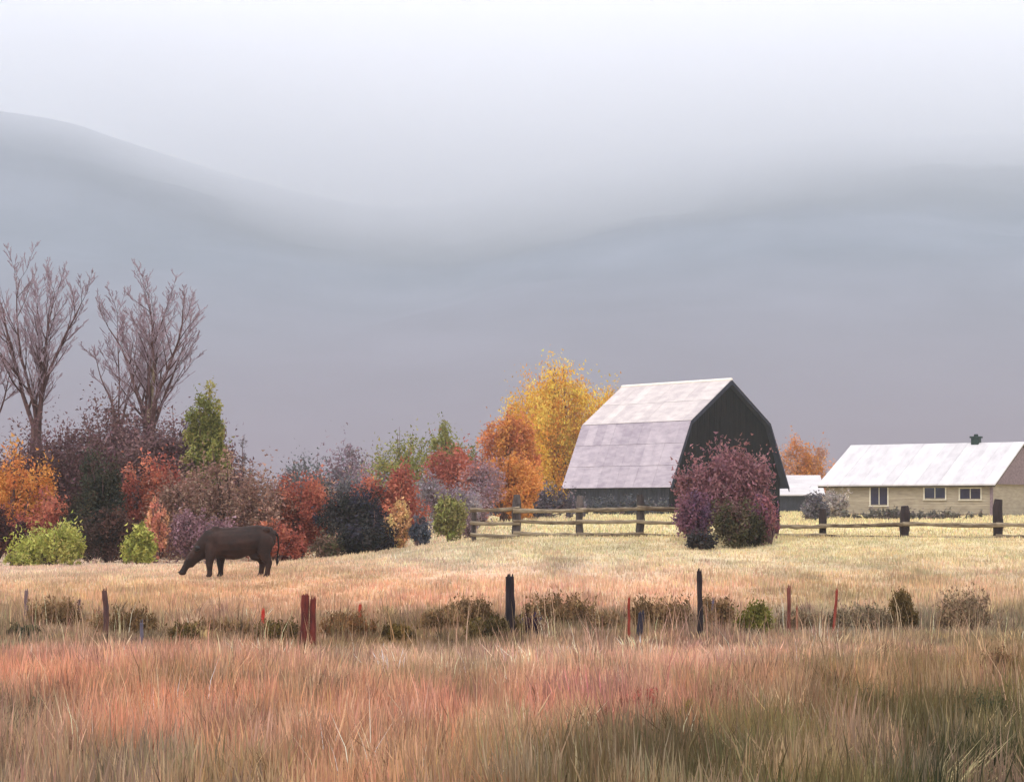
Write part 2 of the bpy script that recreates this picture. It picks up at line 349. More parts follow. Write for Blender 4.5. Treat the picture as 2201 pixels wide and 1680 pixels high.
# roof: four slopes, each made of sheets
OV = .55
def slope(parent, sx, xa, za, xb, zb, n, rows, mat, nm='roof_panel'):
    """from (xa,za) down to (xb,zb)"""
    Ln = BL + .5 + OV; pw = Ln / n
    dx, dz = (xb - xa), (zb - za); ln = math.hypot(dx, dz); nxn, nzn = -dz / ln, dx / ln
    for r in range(rows):
        for i in range(n):
            y0 = -OV + i * pw; y1 = y0 + pw - .012
            a0, a1 = r / rows, (r + 1) / rows - .004
            lift = .05 + .018 * (rows - r) / rows + rng.uniform(0, .012)
            pts = []
            for (yy_) in (y0, y1):
                for aa in (a0, a1):
                    for hgt in (0, .03):
                        px_ = xa + dx * aa + nxn * (lift + hgt - .02 * (1 - aa)); pz_ = za + dz * aa + abs(nzn) * (lift + hgt) if False else za + dz * aa + nzn * (lift + hgt)
                        pts.append((sx * px_, yy_, pz_))
            m = MB(); fs = [(0, 1, 3, 2), (4, 6, 7, 5), (1, 5, 7, 3), (0, 2, 6, 4), (0, 4, 5, 1), (2, 3, 7, 6)]
            m.add(pts, fs); m.build(nm, mat, parent)
roof = MB()
for s_ in (-1, 1):
    for (xa, za, xb, zb) in ((0, ZR, Wk, ZK), (Wk, ZK, We, ZE)):
        roof.add([(s_ * xa, -OV + .02, za), (s_ * xb, -OV + .02, zb), (s_ * xb, BL + .5, zb), (s_ * xa, BL + .5, za),
                  (s_ * xa, -OV + .02, za - .08), (s_ * xb, -OV + .02, zb - .08), (s_ * xb, BL + .5, zb - .08), (s_ * xa, BL + .5, za - .08)],
                 [(0, 1, 2, 3), (7, 6, 5, 4), (0, 4, 5, 1), (2, 6, 7, 3), (1, 5, 6, 2), (0, 3, 7, 4)])
rf = roof.build('roof', M_navy, barn)
for s_ in (-1, 1):
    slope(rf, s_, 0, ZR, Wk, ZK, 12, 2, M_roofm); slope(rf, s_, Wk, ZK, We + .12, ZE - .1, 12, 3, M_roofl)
cap = MB(); cap.tube([(0, -OV, ZR + .1), (0, BL + .5, ZR + .1)], [.13, .13], 8); cap.build('ridge_cap', M_roofe, rf)
for s_ in (-1, 1):                                       # barge boards on the gable rakes
    for (xa, za, xb, zb) in ((0, ZR, Wk, ZK), (Wk, ZK, We + .1, ZE - .08)):
        m = MB(); m.add([(s_ * xa, -OV - .06, za + .05), (s_ * xb, -OV - .06, zb + .05), (s_ * xb, -OV - .06, zb - .26), (s_ * xa, -OV - .06, za - .30),
                         (s_ * xa, -OV + .01, za + .05), (s_ * xb, -OV + .01, zb + .05), (s_ * xb, -OV + .01, zb - .26), (s_ * xa, -OV + .01, za - .30)],
                        [(0, 1, 2, 3), (4, 7, 6, 5), (0, 4, 5, 1), (3, 2, 6, 7), (0, 3, 7, 4), (1, 5, 6, 2)])
        m.build('barge_board', M_navy, rf)

# ------------------------------------------------------------------ farmhouse
M_siding = mat_plain('buff_siding', srgb((146, 134, 116)), srgb((178, 166, 144)), (1.2, 1.2, 6), 0.8, 0.15)
M_roofh = mat_plain('white_roof', srgb((188, 184, 186)), srgb((212, 209, 209)), (.5, 1.5, 1.2), 0.75, 0.3, 0.2)
M_shing = mat_plain('mauve_shingles', srgb((96, 82, 86)), srgb((140, 122, 126)), (6, 6, 6), 0.9, 0.4)
M_white = mat_plain('white_paint', srgb((205, 198, 178)), srgb((228, 222, 204)), (4, 4, 4), 0.6, 0.05)
M_eave = mat_plain('dark_eave', srgb((50, 42, 28)), srgb((84, 72, 48)), (4, 4, 4), 0.8, 0.2)
M_glass = mat_plain('dark_glass', srgb((34, 34, 52)), srgb((56, 56, 78)), (1, 1, 1), 0.12, 0.0, 0.6)
M_door = mat_plain('blue_black_door', srgb((30, 34, 46)), srgb((56, 62, 80)), (3, 3, 1), 0.5, 0.1)
M_flue = mat_plain('dark_brick_flue', srgb((26, 40, 38)), srgb((50, 66, 62)), (6, 6, 6), 0.9, 0.4)
M_stone = mat_plain('foundation_stone', srgb((92, 90, 86)), srgb((128, 124, 116)), (3, 3, 3), 0.9, 0.4)
DH_ = 140.0; hth = math.radians(55); mh = MPP(DH_)
hx0, hy0 = PX(2130, DH_), DH_                # near corner of the front (left) long wall and the gable
hz0 = gz(hx0, hy0) - .1
house = empty('farmhouse', (hx0, hy0, hz0), 'low buff farmhouse with a white gable roof and small dark chimney', 'house', rz=hth)
# local: long front wall lies on x=0, running +y (away, to the left); gable on y=0 running +x
vx, vy = -math.sin(hth), math.cos(hth)       # direction of local +y in the world
def ycol(u):                                 # distance along the front wall at which a column of the photo falls
    k = (u * S - 512) / F
    return (k * hy0 - hx0) / (vx - k * vy)
HL = ycol(1768) - .3; HWd = 2 * 92 * mh / math.cos(hth)
ZEh, ZRh = PZ(1034, DH_) - hz0, PZ(948, DH_) - hz0
w_ = MB(); w_.add([(0, 0, .3), (HWd, 0, .3), (HWd, 0, ZEh), (HWd / 2, 0, ZRh - .1), (0, 0, ZEh), (0, HL, .3), (HWd, HL, .3), (HWd, HL, ZEh), (HWd / 2, HL, ZRh - .1), (0, HL, ZEh)],
                  [(0, 1, 2, 3, 4), (9, 8, 7, 6, 5), (0, 4, 9, 5), (1, 6, 7, 2)])
wl = w_.build('wall', M_siding, house)
fd = MB(); fd.box(-.05, HWd + .05, -.05, HL + .05, -.6, .3); fd.build('foundation', M_stone, house)
nrow = 13; rh = (ZEh - .35) / nrow
ops = [('tall', 1872, 1908, 1.0, 2.35), ('win', 1988, 2032, 1.45, 2.2), ('win', 2064, 2108, 1.42, 2.12)]
spans = []
for kind, ua, ub, z0, z1 in ops:
    a, b = sorted((ycol(ua), ycol(ub))); spans.append((kind, a, b, z0, z1))
for r in range(nrow):                          # clapboards, cut round the openings
    z0 = .35 + r * rh; z1 = z0 + rh - .012
    cuts = sorted([(a - .1, b + .1) for (k_, a, b, za, zb) in spans if z1 > za - .1 and z0 < zb + .1])
    y = 0.0
    for (a, b) in cuts + [(HL, HL)]:
        if a - y > .05:
            m = MB(); m.add([(-.035, y, z0), (-.035, a, z0), (-.012, a, z1), (-.012, y, z1), (-.004, y, z0), (-.004, a, z0), (-.004, a, z1), (-.004, y, z1)],
                            [(0, 3, 2, 1), (0, 1, 5, 4), (3, 7, 6, 2), (0, 4, 7, 3), (1, 2, 6, 5)]); m.build('clapboard', M_siding, wl)
        y = b
for kind, a, b, z0, z1 in spans:
    if kind == 'door':
        m = MB(); m.box(-.03, -.005, a, b, z0, z1); d_ = m.build('door', M_door, house)
        m = MB(); 
        m.box(-.07, -.006, a - .09, a - .003, z0, z1 + .09); m.box(-.07, -.006, b + .003, b + .09, z0, z1 + .09); m.box(-.068, -.006, a, b, z1 + .003, z1 + .09); m.build('frame', M_white, d_)
        m = MB(); m.box(-.04, -.031, a + .15, b - .15, z0 + .8, z1 - .15); m.build('pane', M_glass, d_)
        m = MB(); m.tube([(-.08, a + .14, z0 + .85), (-.04, a + .14, z0 + .85)], [.035, .03], 6); m.build('handle', M_white, d_)
    else:
        m = MB(); m.box(-.02, -.005, a, b, z0, z1); wn = m.build('window', M_glass, house)
        m = MB(); m.box(-.07, -.006, a - .09, a - .003, z0 - .08, z1 + .09); m.box(-.07, -.006, b + .003, b + .09, z0 - .08, z1 + .09)
        m.box(-.068, -.006, a, b, z1 + .003, z1 + .09); m.box(-.05, -.022, (a + b) / 2 - .025, (a + b) / 2 + .025, z0, z1); m.build('frame', M_white, wn)
        m = MB(); m.box(-.13, -.006, a - .12, b + .12, z0 - .14, z0 - .083); m.build('sill', M_white, wn)
# roof
eo = .45; rr = MB()
def hroof(xa, za, xb, zb):
    rr.add([(xa, -eo, za), (xb, -eo, zb), (xb, HL + eo, zb), (xa, HL + eo, za), (xa, -eo, za - .14), (xb, -eo, zb - .14), (xb, HL + eo, zb - .14), (xa, HL + eo, za - .14)],
           [(0, 1, 2, 3), (7, 6, 5, 4), (0, 4, 5, 1), (2, 6, 7, 3), (1, 5, 6, 2), (0, 3, 7, 4)])
sl = (ZRh - ZEh) / (HWd / 2)
hroof(HWd / 2, ZRh, -eo, ZEh - eo * sl); hroof(HWd / 2, ZRh, HWd + eo, ZEh - eo * sl)
hrf = rr.build('roof', M_eave, house)
for s_ in (0, 1):
    xa, xb = HWd / 2, (-eo - .05 if s_ == 0 else HWd + eo + .05); zb = ZEh - eo * sl - .03
    for i in range(16):
        ln = HL + 2 * eo + .1; y0 = -eo - .05 + ln * i / 16; y1 = y0 + ln / 16 - .01; up = .055 + rng.uniform(0, .012)
        m = MB(); m.add([(xa, y0, ZRh + .012), (xb, y0, zb + .012), (xb, y1, zb + .012), (xa, y1, ZRh + .012), (xa, y0, ZRh + up + .05), (xb, y0, zb + up + .05), (xb, y1, zb + up + .05), (xa, y1, ZRh + up + .05)],
                        [(4, 7, 6, 5), (0, 4, 5, 1), (1, 5, 6, 2), (2, 6, 7, 3), (0, 3, 7, 4)]) if False else m.add(
            [(xa, y0, ZRh + .012), (xb, y0, zb + .012), (xb, y1, zb + .012), (xa, y1, ZRh + .012), (xa, y0, ZRh + up + .05), (xb, y0, zb + up + .05), (xb, y1, zb + up + .05), (xa, y1, ZRh + up + .05)],
            [(4, 5, 6, 7), (0, 1, 5, 4), (1, 2, 6, 5), (2, 3, 7, 6)])
        m.build('roof_panel', M_roofh, hrf)
kc = (2098 * S - 512) / F; rx0, ry0 = hx0 + HWd / 2 * math.cos(hth), hy0 + HWd / 2 * math.sin(hth)
yc = (kc * ry0 - rx0) / (vx - kc * vy)
ch = MB(); ch.box(HWd / 2 - .28, HWd / 2 + .28, yc - .28, yc + .28, ZRh - .5, ZRh + .45); ch.box(HWd / 2 - .36, HWd / 2 + .36, yc - .36, yc + .36, ZRh + .45, ZRh + .58)
cho = ch.build('chimney', M_flue, house)
m = MB(); m.tube([(HWd / 2, yc, ZRh + .58), (HWd / 2, yc, ZRh + .74)], [.17, .15], 10); m.build('chimney_pot', M_flue, cho)
# shingled gable front with corner post
m = MB()
m.add([(-eo * .7, -.30, ZEh - eo * .7 * sl + .0), (HWd / 2, -.30, ZRh - .16), (HWd + eo * .7, -.30, ZEh - eo * .7 * sl), (-eo * .7, -.02, ZEh - eo * .7 * sl), (HWd / 2, -.02, ZRh - .16), (HWd + eo * .7, -.02, ZEh - eo * .7 * sl)],
      [(0, 2, 1), (3, 4, 5), (0, 3, 5, 2), (0, 1, 4, 3), (1, 2, 5, 4)])
m.build('shingled_gable', M_shing, house)
m = MB(); m.box(-.16, .02, -.16, .02, -.1, ZEh - .1); m.build('corner_post', M_shing, house)

# small white roofed shed between barn and house, low shed behind the barn
def shed(u0, u1, vtop, veave, D, label, depth=5.0):
    x0, x1 = PX(u0, D), PX(u1, D); z0 = gz((x0 + x1) / 2, D) - .2
    o = empty('shed', ((x0 + x1) / 2, D, z0), label, 'shed'); hw = (x1 - x0) / 2; ze = PZ(veave, D) - z0; zr = PZ(vtop, D) - z0
    m = MB(); m.box(-hw + .2, hw - .2, 0, depth, -.3, ze); m.build('wall', M_greyb, o)
    for s_ in (0, 1):
        ya, yb = depth / 2, (-.4 if s_ == 0 else depth + .4)
        m = MB(); m.add([(-hw, ya, zr), (hw, ya, zr), (hw, yb, ze - .1), (-hw, yb, ze - .1), (-hw, ya, zr + .12), (hw, ya, zr + .12), (hw, yb, ze + .02), (-hw, yb, ze + .02)],
                        [(0, 3, 2, 1), (4, 5, 6, 7), (0, 1, 5, 4), (2, 3, 7, 6), (0, 4, 7, 3), (1, 2, 6, 5)]); m.build('roof', M_roofh, o)
    for s_ in (-1, 1):
        m = MB(); m.add([(s_ * (hw - .2), 0, ze), (s_ * (hw - .2), depth, ze), (s_ * (hw - .2), depth / 2, zr), (s_ * (hw - .3), 0, ze), (s_ * (hw - .3), depth, ze), (s_ * (hw - .3), depth / 2, zr)],
                        [(0, 1, 2), (3, 5, 4), (0, 2, 5, 3), (1, 4, 5, 2), (0, 3, 4, 1)]); m.build('gable', M_greyb, o)
shed(1668, 1772, 1022, 1062, 185, 'small white roofed shed in the gap between barn and farmhouse')
shed(1120, 1290, 1020, 1046, 190, 'low pale roofed shed peeping out below the yellow tree')

# ------------------------------------------------------------------ foliage
def lin(c, g=1.0): return np.array(srgb(c)) ** 0.80 * g
def leaf_mesh(P, cols, size, rg, up=0.0, aspect=1.7):
    """one pointed quad per leaf"""
    n = len(P); d = rg.normal(size=(n, 3)); d[:, 2] = d[:, 2] * (1 - up * .5) + up * 1.6; d /= np.linalg.norm(d, axis=1)[:, None]
    r = rg.normal(size=(n, 3)); s = np.cross(d, r); s /= np.linalg.norm(s, axis=1)[:, None] + 1e-9
    sz = (size * rg.uniform(.6, 1.35, n))[:, None]
    a = P - d * sz * aspect * .42 - s * sz * .42; b = P - d * sz * aspect * rg.uniform(0, .42, (n, 1)) + s * sz * .55; c = P + d * sz * aspect * .62
    V = np.stack([a, b, c], 1).reshape(-1, 3); Fc = np.arange(3 * n).reshape(-1, 3)
    return V, Fc, np.repeat(cols, 3, 0)
LG = 1.0
def rprof(shape, t):
    t = np.clip(t, 0, 1)
    if shape == 'dome': return np.sqrt(np.clip(1 - ((t - .30) / .70) ** 2, 0, 1)) * np.clip(.72 + t * 1.2, 0, 1)
    if shape == 'round': return np.sqrt(np.clip(1 - ((t - .52) / .52) ** 2, 0, 1))
    if shape == 'cone': return np.clip(1.05 - t, 0, 1) ** .8 * np.clip(.55 + t * 4, 0, 1)
    if shape == 'flame': return np.sin(np.pi * np.clip(t * .86 + .12, 0, 1)) ** .8
    if shape == 'vase': return np.sqrt(np.clip(1 - ((t - .66) / .40) ** 2, 0, 1)) * .9 + .1 * t
    if shape == 'fan': return .35 + .65 * np.sin(np.clip(t, 0, 1) * np.pi * .62)
def shrub(name, label, cat, u, vtop, hw, D, pal, shape='dome', n=7000, leaf=.09, group=None, up=.3, seed=1, depth=.8, vbase=None, stems=10, trunk=.06, t0=0.02, wisp=.02, clumps=110, lean=0.0):
    if group in (G1, G2): n = int(n * 1.3); leaf *= .80
    rg = np.random.default_rng(seed); x, y = PX(u, D), D; z0 = gz(x, y) - .05
    H = PZ(vtop, D) - z0; W = hw * MPP(D) * (1.38 if group in (G1, G2) else (1.6 if group == G3 else 1.22))
    o = empty(name, (x, y, z0), label, cat, group)
    nl = int(np.clip(2 + hw / 22, 3, 9)); k = clumps; TT = H
    lx = rg.uniform(-1, 1, nl); ly = rg.uniform(-1, 1, nl)                       # lobes of the crown
    if shape in ('flame', 'fan', 'cone'): lx *= .55
    hmax = {'dome': lambda a: 1 - .34 * a ** 2, 'round': lambda a: 1 - .14 * a ** 2, 'flame': lambda a: 1 - .75 * a, 'fan': lambda a: 1 - .18 * a}.get(shape, lambda a: 1 - .6 * a)
    lh = hmax(np.abs(lx)) * rg.uniform(.84, 1.0, nl); q_ = int(np.argmin(np.abs(lx))); lh[q_] = 1.0
    lw = rg.uniform(.30, .52, nl) * (1.25 if nl < 5 else 1.0)
    pk = rg.integers(0, nl, k); v3 = rg.normal(0, 1, (k, 3)); v3 /= np.linalg.norm(v3, axis=1)[:, None]; v3 *= (rg.uniform(.15, 1, k) ** .45)[:, None]
    bot = t0 + .0
    Cc = np.stack([(lx[pk] * (1 - lw[pk] * .8) + v3[:, 0] * lw[pk]) * W + lean * W, (ly[pk] * .55 + v3[:, 1] * lw[pk]) * W * depth,
                   (bot + (lh[pk] * .97 - bot) * (.5 + .5 * v3[:, 2]) ** .78) * H], 1)
    if shape == 'dome' or shape == 'fan':
        Cc[:, 2] *= 1.0
    pal = np.array([lin(c, LG) for c in pal]); 
    nzc = vnoise(Cc[:, 0] / W * 1.7 + seed * 3 + 50, Cc[:, 2] / H * 2.0 + seed * 5)
    ci = np.clip((nzc * 1.25 - .12 + rg.normal(0, .22, k)) * len(pal), 0, len(pal) - 1).astype(int)
    ccol = pal[ci] * rg.uniform(.78, 1.22, k)[:, None]
    per = rg.integers(0, k, n)
    R = min(W, H) * (.15 + .8 / math.sqrt(k))
    off = rg.normal(0, 1, (n, 3)); off /= np.linalg.norm(off, axis=1)[:, None] + 1e-9; off *= (rg.uniform(0, 1, n) ** .6)[:, None] * R * np.array([.85, .85, 1.0 + up * .6]) * rg.uniform(.55, 1.45, k)[per][:, None]
    P = Cc[per] + off
    nw = int(n * wisp); ix = rg.integers(0, n, nw)
    P[ix, 0] *= 1.06; P[ix, 2] = P[ix, 2] * 1.03 + .01 * H
    # leafy shoots that break the outline
    sh = rg.random(n) < (.07 if group is None else .03); tipc = Cc[per][sh]; fr = rg.uniform(0, 1, int(sh.sum())); dirx = np.sign(tipc[:, 0]) * .35 + rg.normal(0, .15, len(fr))
    P[sh] = tipc + np.stack([dirx * fr * R * 2.0, 0 * fr, fr * R * 2.6], 1) + rg.normal(0, R * .07, (len(fr), 3))
    P[:, 2] = np.clip(P[:, 2], .03, None)
    swap = rg.random(n) < .14; col = ccol[per]; col[swap] = pal[rg.integers(0, len(pal), int(swap.sum()))]
    col = col * rg.uniform(.80, 1.2, n)[:, None] * (1 + rg.normal(0, .05, (n, 3)))
    V, Fc, cc = leaf_mesh(P, np.clip(col, 0.004, .9), leaf * 1.08 * rg.choice([.75, 1.0, 1.25], n), rg, up)
    mesh_np('crown', V, Fc, M_leaf, o, cc)
    # stems reaching the clumps
    tr = MB(); r_ = random.Random(seed)
    order = list(rg.permutation(k)[:stems]) + list(np.argsort(-Cc[:, 2])[:stems // 2])
    for j in order:
        e = Vector(Cc[j]) * 1.0 + Vector((0, 0, R * r_.uniform(.3, 1.6))); b = Vector((r_.uniform(-.06, .06) * W, r_.uniform(-.06, .06) * W, -.1)); mid = b.lerp(e, .5) + Vector((r_.uniform(-.05, .05) * W, r_.uniform(-.05, .05) * W, .08 * H))
        tr.tube([b, mid, e], [trunk, trunk * .6, trunk * .15], 5, False)
    tr.build('trunk', M_bark, o)
    return o

RUST = [(150, 74, 58), (168, 86, 66), (140, 66, 54), (178, 100, 74)]
MAUV = [(104, 74, 74), (118, 88, 86), (92, 62, 66), (86, 60, 58)]
BRWN = [(128, 94, 78), (146, 110, 92), (112, 80, 68), (156, 124, 104)]
DKGN = [(40, 42, 30), (54, 52, 36), (34, 36, 28), (60, 46, 36)]
LIME = [(150, 152, 62), (164, 164, 74), (132, 136, 54), (176, 172, 84)]
OLIV = [(118, 118, 54), (136, 134, 66), (100, 104, 46), (146, 138, 70)]
ORNG = [(198, 124, 54), (214, 146, 62), (184, 104, 52), (206, 134, 60)]
GREY = [(98, 96, 98), (116, 110, 114), (84, 88, 88), (128, 118, 124)]
NAVY = [(34, 30, 36), (42, 40, 50), (30, 32, 28), (50, 46, 44)]
PNK = [(206, 136, 104), (192, 116, 92), (214, 152, 108), (186, 108, 92)]
LILC = [(120, 86, 92), (134, 100, 106), (106, 74, 82), (96, 70, 80)]
G1 = 'autumn shrubs along the left edge of the pasture'; G2 = 'far hedgerow trees in the middle distance'; G3 = 'weedy scrub clumps along the wire fence line'
SH = [
 ('brown_thicket', 'long maroon brown thicket filling the gaps behind the left shrubs', 'shrub', 250, 965, 235, 96, MAUV + BRWN[:2], 'dome', 26000, .12, G1, dict(clumps=220, depth=.2)),
 ('brown_thicket', 'low mauve brown thicket behind the red shrubs right of the cow', 'shrub', 610, 1035, 185, 97, BRWN + LILC[:2], 'dome', 11000, .12, G1, dict(clumps=200, depth=.2)),
 ('mauve_thicket', 'dusky mauve thicket filling in behind the navy and brick red bushes', 'shrub', 850, 1030, 150, 110, LILC + GREY[:2], 'dome', 11000, .12, G2, dict(clumps=200, depth=.2)),
 ('rust_bush', 'low rusty growth between the grey lilac thicket and the orange trees', 'shrub', 1035, 985, 60, 112, [(178, 106, 84), (156, 108, 104), (140, 112, 120)], 'dome', 6000, .11, G2, {}),
 ('autumn_thicket', 'broad maroon brown thicket under the two tall bare trees', 'shrub', 225, 872, 170, 88, MAUV, 'dome', 60000, .10, G1, dict(clumps=520)),
 ('autumn_thicket', 'dark maroon dome thicket right of the cream trunked tree', 'shrub', 392, 898, 115, 87, MAUV + [(70, 50, 50)], 'dome', 34000, .10, G1, dict(clumps=320)),
 ('green_tree', 'yellow green pointed tree right of the bare trees', 'tree', 432, 812, 52, 85.5, OLIV, 'dome', 24000, .09, G1, dict(clumps=200, up=.5)),
 ('thin_shrub', 'thin grey shrub top at the end of the maroon thicket', 'shrub', 518, 940, 34, 90, GREY, 'flame', 1800, .08, G1, dict(clumps=40)),
 ('orange_shrub', 'orange gold shrub at the far left edge of the thicket', 'shrub', 25, 962, 88, 84, ORNG, 'round', 8000, .10, G1, dict(up=.5)),
 ('maple_shrub', 'rusty red shrub between the orange shrub and the dark green tree', 'shrub', 100, 1052, 66, 81, RUST, 'dome', 5000, .09, G1, {}),
 ('dark_shrub', 'very dark maroon bush cut by the left edge', 'shrub', -8, 1062, 52, 77, [(62, 32, 32), (48, 30, 30), (76, 40, 34)], 'dome', 5000, .09, G1, {}),
 ('evergreen_tree', 'dark green evergreen standing in the middle of the left thicket', 'tree', 212, 962, 74, 80, DKGN, 'flame', 13000, .09, G1, dict(clumps=170, up=.6)),
 ('dark_shrub', 'dark brown bush at the foot of the dark green evergreen', 'shrub', 235, 1085, 62, 76, [(50, 38, 32), (62, 44, 38), (34, 30, 26), (74, 48, 40)], 'dome', 6500, .08, G1, {}),
 ('lime_bush', 'large lime yellow bush near the left edge of the pasture', 'shrub', 108, 1130, 64, 73, LIME, 'dome', 5500, .08, G1, dict(up=.6)),
 ('lime_bush', 'tiny lime bush beside the very dark maroon bush', 'shrub', 32, 1188, 24, 72, LIME, 'dome', 1200, .07, G1, {}),
 ('lime_bush', 'narrow lime bush between the dark bush and the pink stems', 'shrub', 302, 1125, 34, 73, LIME, 'flame', 3200, .08, G1, dict(up=.6)),
 ('rust_tree', 'tall rust red shrub right of the dark evergreen', 'tree', 338, 958, 66, 82, RUST, 'round', 9500, .09, G1, {}),
 ('pink_shrub', 'slim salmon pink shrub of upright stems', 'shrub', 334, 1068, 25, 75, PNK, 'fan', 2600, .08, G1, dict(up=.9)),
 ('mauve_shrub', 'mauve bush just behind the grazing cow head', 'shrub', 418, 1085, 62, 75, LILC, 'dome', 5500, .08, G1, {}),
 ('brown_thicket', 'wide pale brown thicket rising above the cow', 'shrub', 482, 968, 112, 81, BRWN, 'dome', 17000, .09, G1, dict(clumps=200)),
 ('rust_tree', 'rust red shrub right of the cow rump', 'shrub', 640, 1008, 72, 82, RUST, 'dome', 9000, .09, G1, {}),
 ('rust_bush', 'low brick red bush directly above the cow back', 'shrub', 592, 1118, 46, 78, RUST, 'dome', 5000, .08, G1, {}),
 ('grey_thicket', 'slate grey green thicket beyond the right rust shrub', 'shrub', 680, 972, 88, 98, [(84, 88, 86), (100, 94, 98), (74, 80, 80)], 'dome', 8000, .10, G2, {}),
 ('mauve_thicket', 'hazy mauve thicket beyond the dark navy bushes', 'shrub', 775, 952, 86, 104, [(140, 116, 126), (120, 100, 108), (104, 88, 92)], 'dome', 8000, .10, G2, {}),
 ('evergreen_bush', 'black green upright bush left of the peach bush', 'shrub', 762, 1048, 62, 80, NAVY, 'round', 10000, .08, G1, dict(up=.7)),
 ('evergreen_bush', 'low navy black bush at the foot of the black green bush', 'shrub', 802, 1112, 56, 77, NAVY, 'dome', 7000, .08, G1, {}),
 ('rust_bush', 'olive tipped brown bush between red bush and navy bush', 'shrub', 712, 1150, 40, 77, [(84, 70, 54), (112, 84, 70), (90, 88, 56)], 'dome', 3000, .07, G1, {}),
 ('rust_tree', 'tall brick red tree behind the peach bush', 'tree', 852, 995, 62, 90, RUST, 'round', 9000, .10, G2, {}),
 ('green_tree', 'low olive green tree crown on the middle horizon', 'tree', 860, 928, 86, 128, OLIV, 'dome', 8000, .13, G2, {}),
 ('green_tree', 'small round olive tree crown left of the orange tree', 'tree', 965, 906, 52, 130, OLIV, 'round', 6000, .13, G2, {}),
 ('rust_tree', 'rose red tree under the small olive crown', 'tree', 978, 948, 72, 118, RUST, 'round', 8500, .12, G2, {}),
 ('grey_thicket', 'grey lilac thicket left of the rail fence end', 'shrub', 955, 1012, 58, 96, [(134, 118, 126), (120, 104, 112), (142, 130, 134)], 'dome', 7000, .09, G2, dict(up=.8)),
 ('peach_bush', 'peach gold flame shaped bush in front of the red tree', 'shrub', 862, 1076, 32, 77, [(206, 156, 104), (196, 140, 92), (216, 178, 110)], 'fan', 3600, .08, G1, dict(up=.9)),
 ('blue_conifer', 'small slate blue bush beside the peach bush', 'shrub', 902, 1108, 22, 76, [(66, 72, 84), (52, 56, 66), (84, 84, 88)], 'flame', 2400, .07, G1, dict(up=.7)),
 ('olive_bush', 'square olive bush at the left end of the rail fence', 'shrub', 968, 1062, 42, 77, [(118, 110, 62), (140, 144, 74), (128, 130, 66), (104, 88, 62)], 'fan', 5200, .08, G1, dict(up=.7)),
 ('brown_bush', 'grey brown bush touching the rail fence end', 'shrub', 1008, 1098, 22, 80, [(112, 90, 92), (128, 104, 104)], 'fan', 2000, .07, G1, dict(up=.8)),
 ('orange_tree', 'deep orange tree left of the bright yellow tree', 'tree', 1080, 872, 70, 128, [(196, 116, 60), (182, 98, 58), (208, 134, 58), (176, 104, 66)], 'round', 20000, .13, G2, dict(clumps=200)),
 ('orange_tree', 'low orange tree above the left end of the rail fence', 'tree', 1085, 965, 58, 118, [(204, 130, 58), (190, 112, 54)], 'round', 6500, .12, G2, {}),
 ('yellow_tree', 'tall bright yellow tree behind the barn roof', 'tree', 1218, 794, 108, 182, [(236, 182, 52), (216, 150, 40), (246, 202, 80), (204, 130, 40), (236, 188, 60)], 'round', 60000, .15, G2, dict(clumps=340, t0=.08, trunk=.2, up=.9)),
 ('orange_tree', 'rounded orange tree in the gap right of the barn', 'tree', 1728, 938, 58, 205, [(206, 130, 52), (190, 116, 60), (176, 126, 100)], 'round', 12000, .15, G2, {}),
 ('mauve_shrub', 'tall rose mauve shrub in front of the dark barn gable', 'shrub', 1580, 956, 94, 69, [(128, 84, 88), (142, 94, 96), (108, 68, 78), (122, 78, 74)], 'round', 19000, .07, None, dict(clumps=260, up=.7, wisp=.02)),
 ('mauve_shrub', 'plum bush at the left foot of the tall rose shrub', 'shrub', 1506, 1055, 46, 67.5, [(98, 62, 82), (82, 56, 76), (116, 74, 88)], 'dome', 4500, .06, None, dict(up=.7)),
 ('mauve_shrub', 'pinkish bush at the right foot of the tall rose shrub', 'shrub', 1655, 1060, 46, 67.5, [(138, 80, 84), (112, 66, 80), (92, 56, 84)], 'dome', 4000, .06, None, dict(up=.7)),
 ('olive_bush', 'dark olive bush at the centre foot of the rose shrub', 'shrub', 1578, 1080, 62, 66.5, [(76, 66, 46), (60, 58, 36), (86, 62, 56), (50, 46, 30)], 'dome', 7500, .06, None, dict(up=.6)),
 ('dark_bush', 'black bush clump resting on the grass before the rose shrub', 'shrub', 1512, 1142, 34, 65.5, NAVY, 'dome', 2500, .05, None, {}),
 ('grey_bush', 'dark grey bush between the barn and the farmhouse', 'shrub', 1732, 1062, 38, 118, [(104, 96, 100), (86, 80, 84)], 'dome', 3500, .10, None, {}),
 ('grey_bush', 'pale grey lilac bush against the farmhouse wall', 'shrub', 1795, 1056, 34, 128, [(170, 156, 146), (152, 140, 134)], 'round', 3500, .09, None, {}),
 ('dark_hedge', 'low plum grey hedge between rail fence and barn', 'hedge', 1150, 1056, 120, 124, [(84, 76, 86), (104, 92, 100), (66, 60, 70)], 'fan', 8000, .10, None, dict(depth=.15)),
 ('dark_hedge', 'low dark weed row along the barn long wall', 'hedge', 1330, 1072, 130, 148, [(66, 66, 72), (84, 82, 84)], 'fan', 6000, .10, None, dict(depth=.1)),
 ('dark_hedge', 'low grey weed row along the farmhouse foundation', 'hedge', 1950, 1096, 190, 124, [(98, 92, 84), (112, 104, 90)], 'fan', 6000, .10, None, dict(depth=.06)),
]
for i, (nm, lb, ct, u, vt, hw, D, pal, shp, n, lf, grp, kw) in enumerate(SH):
    shrub(nm, lb, ct, u, vt, hw, D, pal, shp, n, lf, grp, seed=i * 7 + 3, **kw)
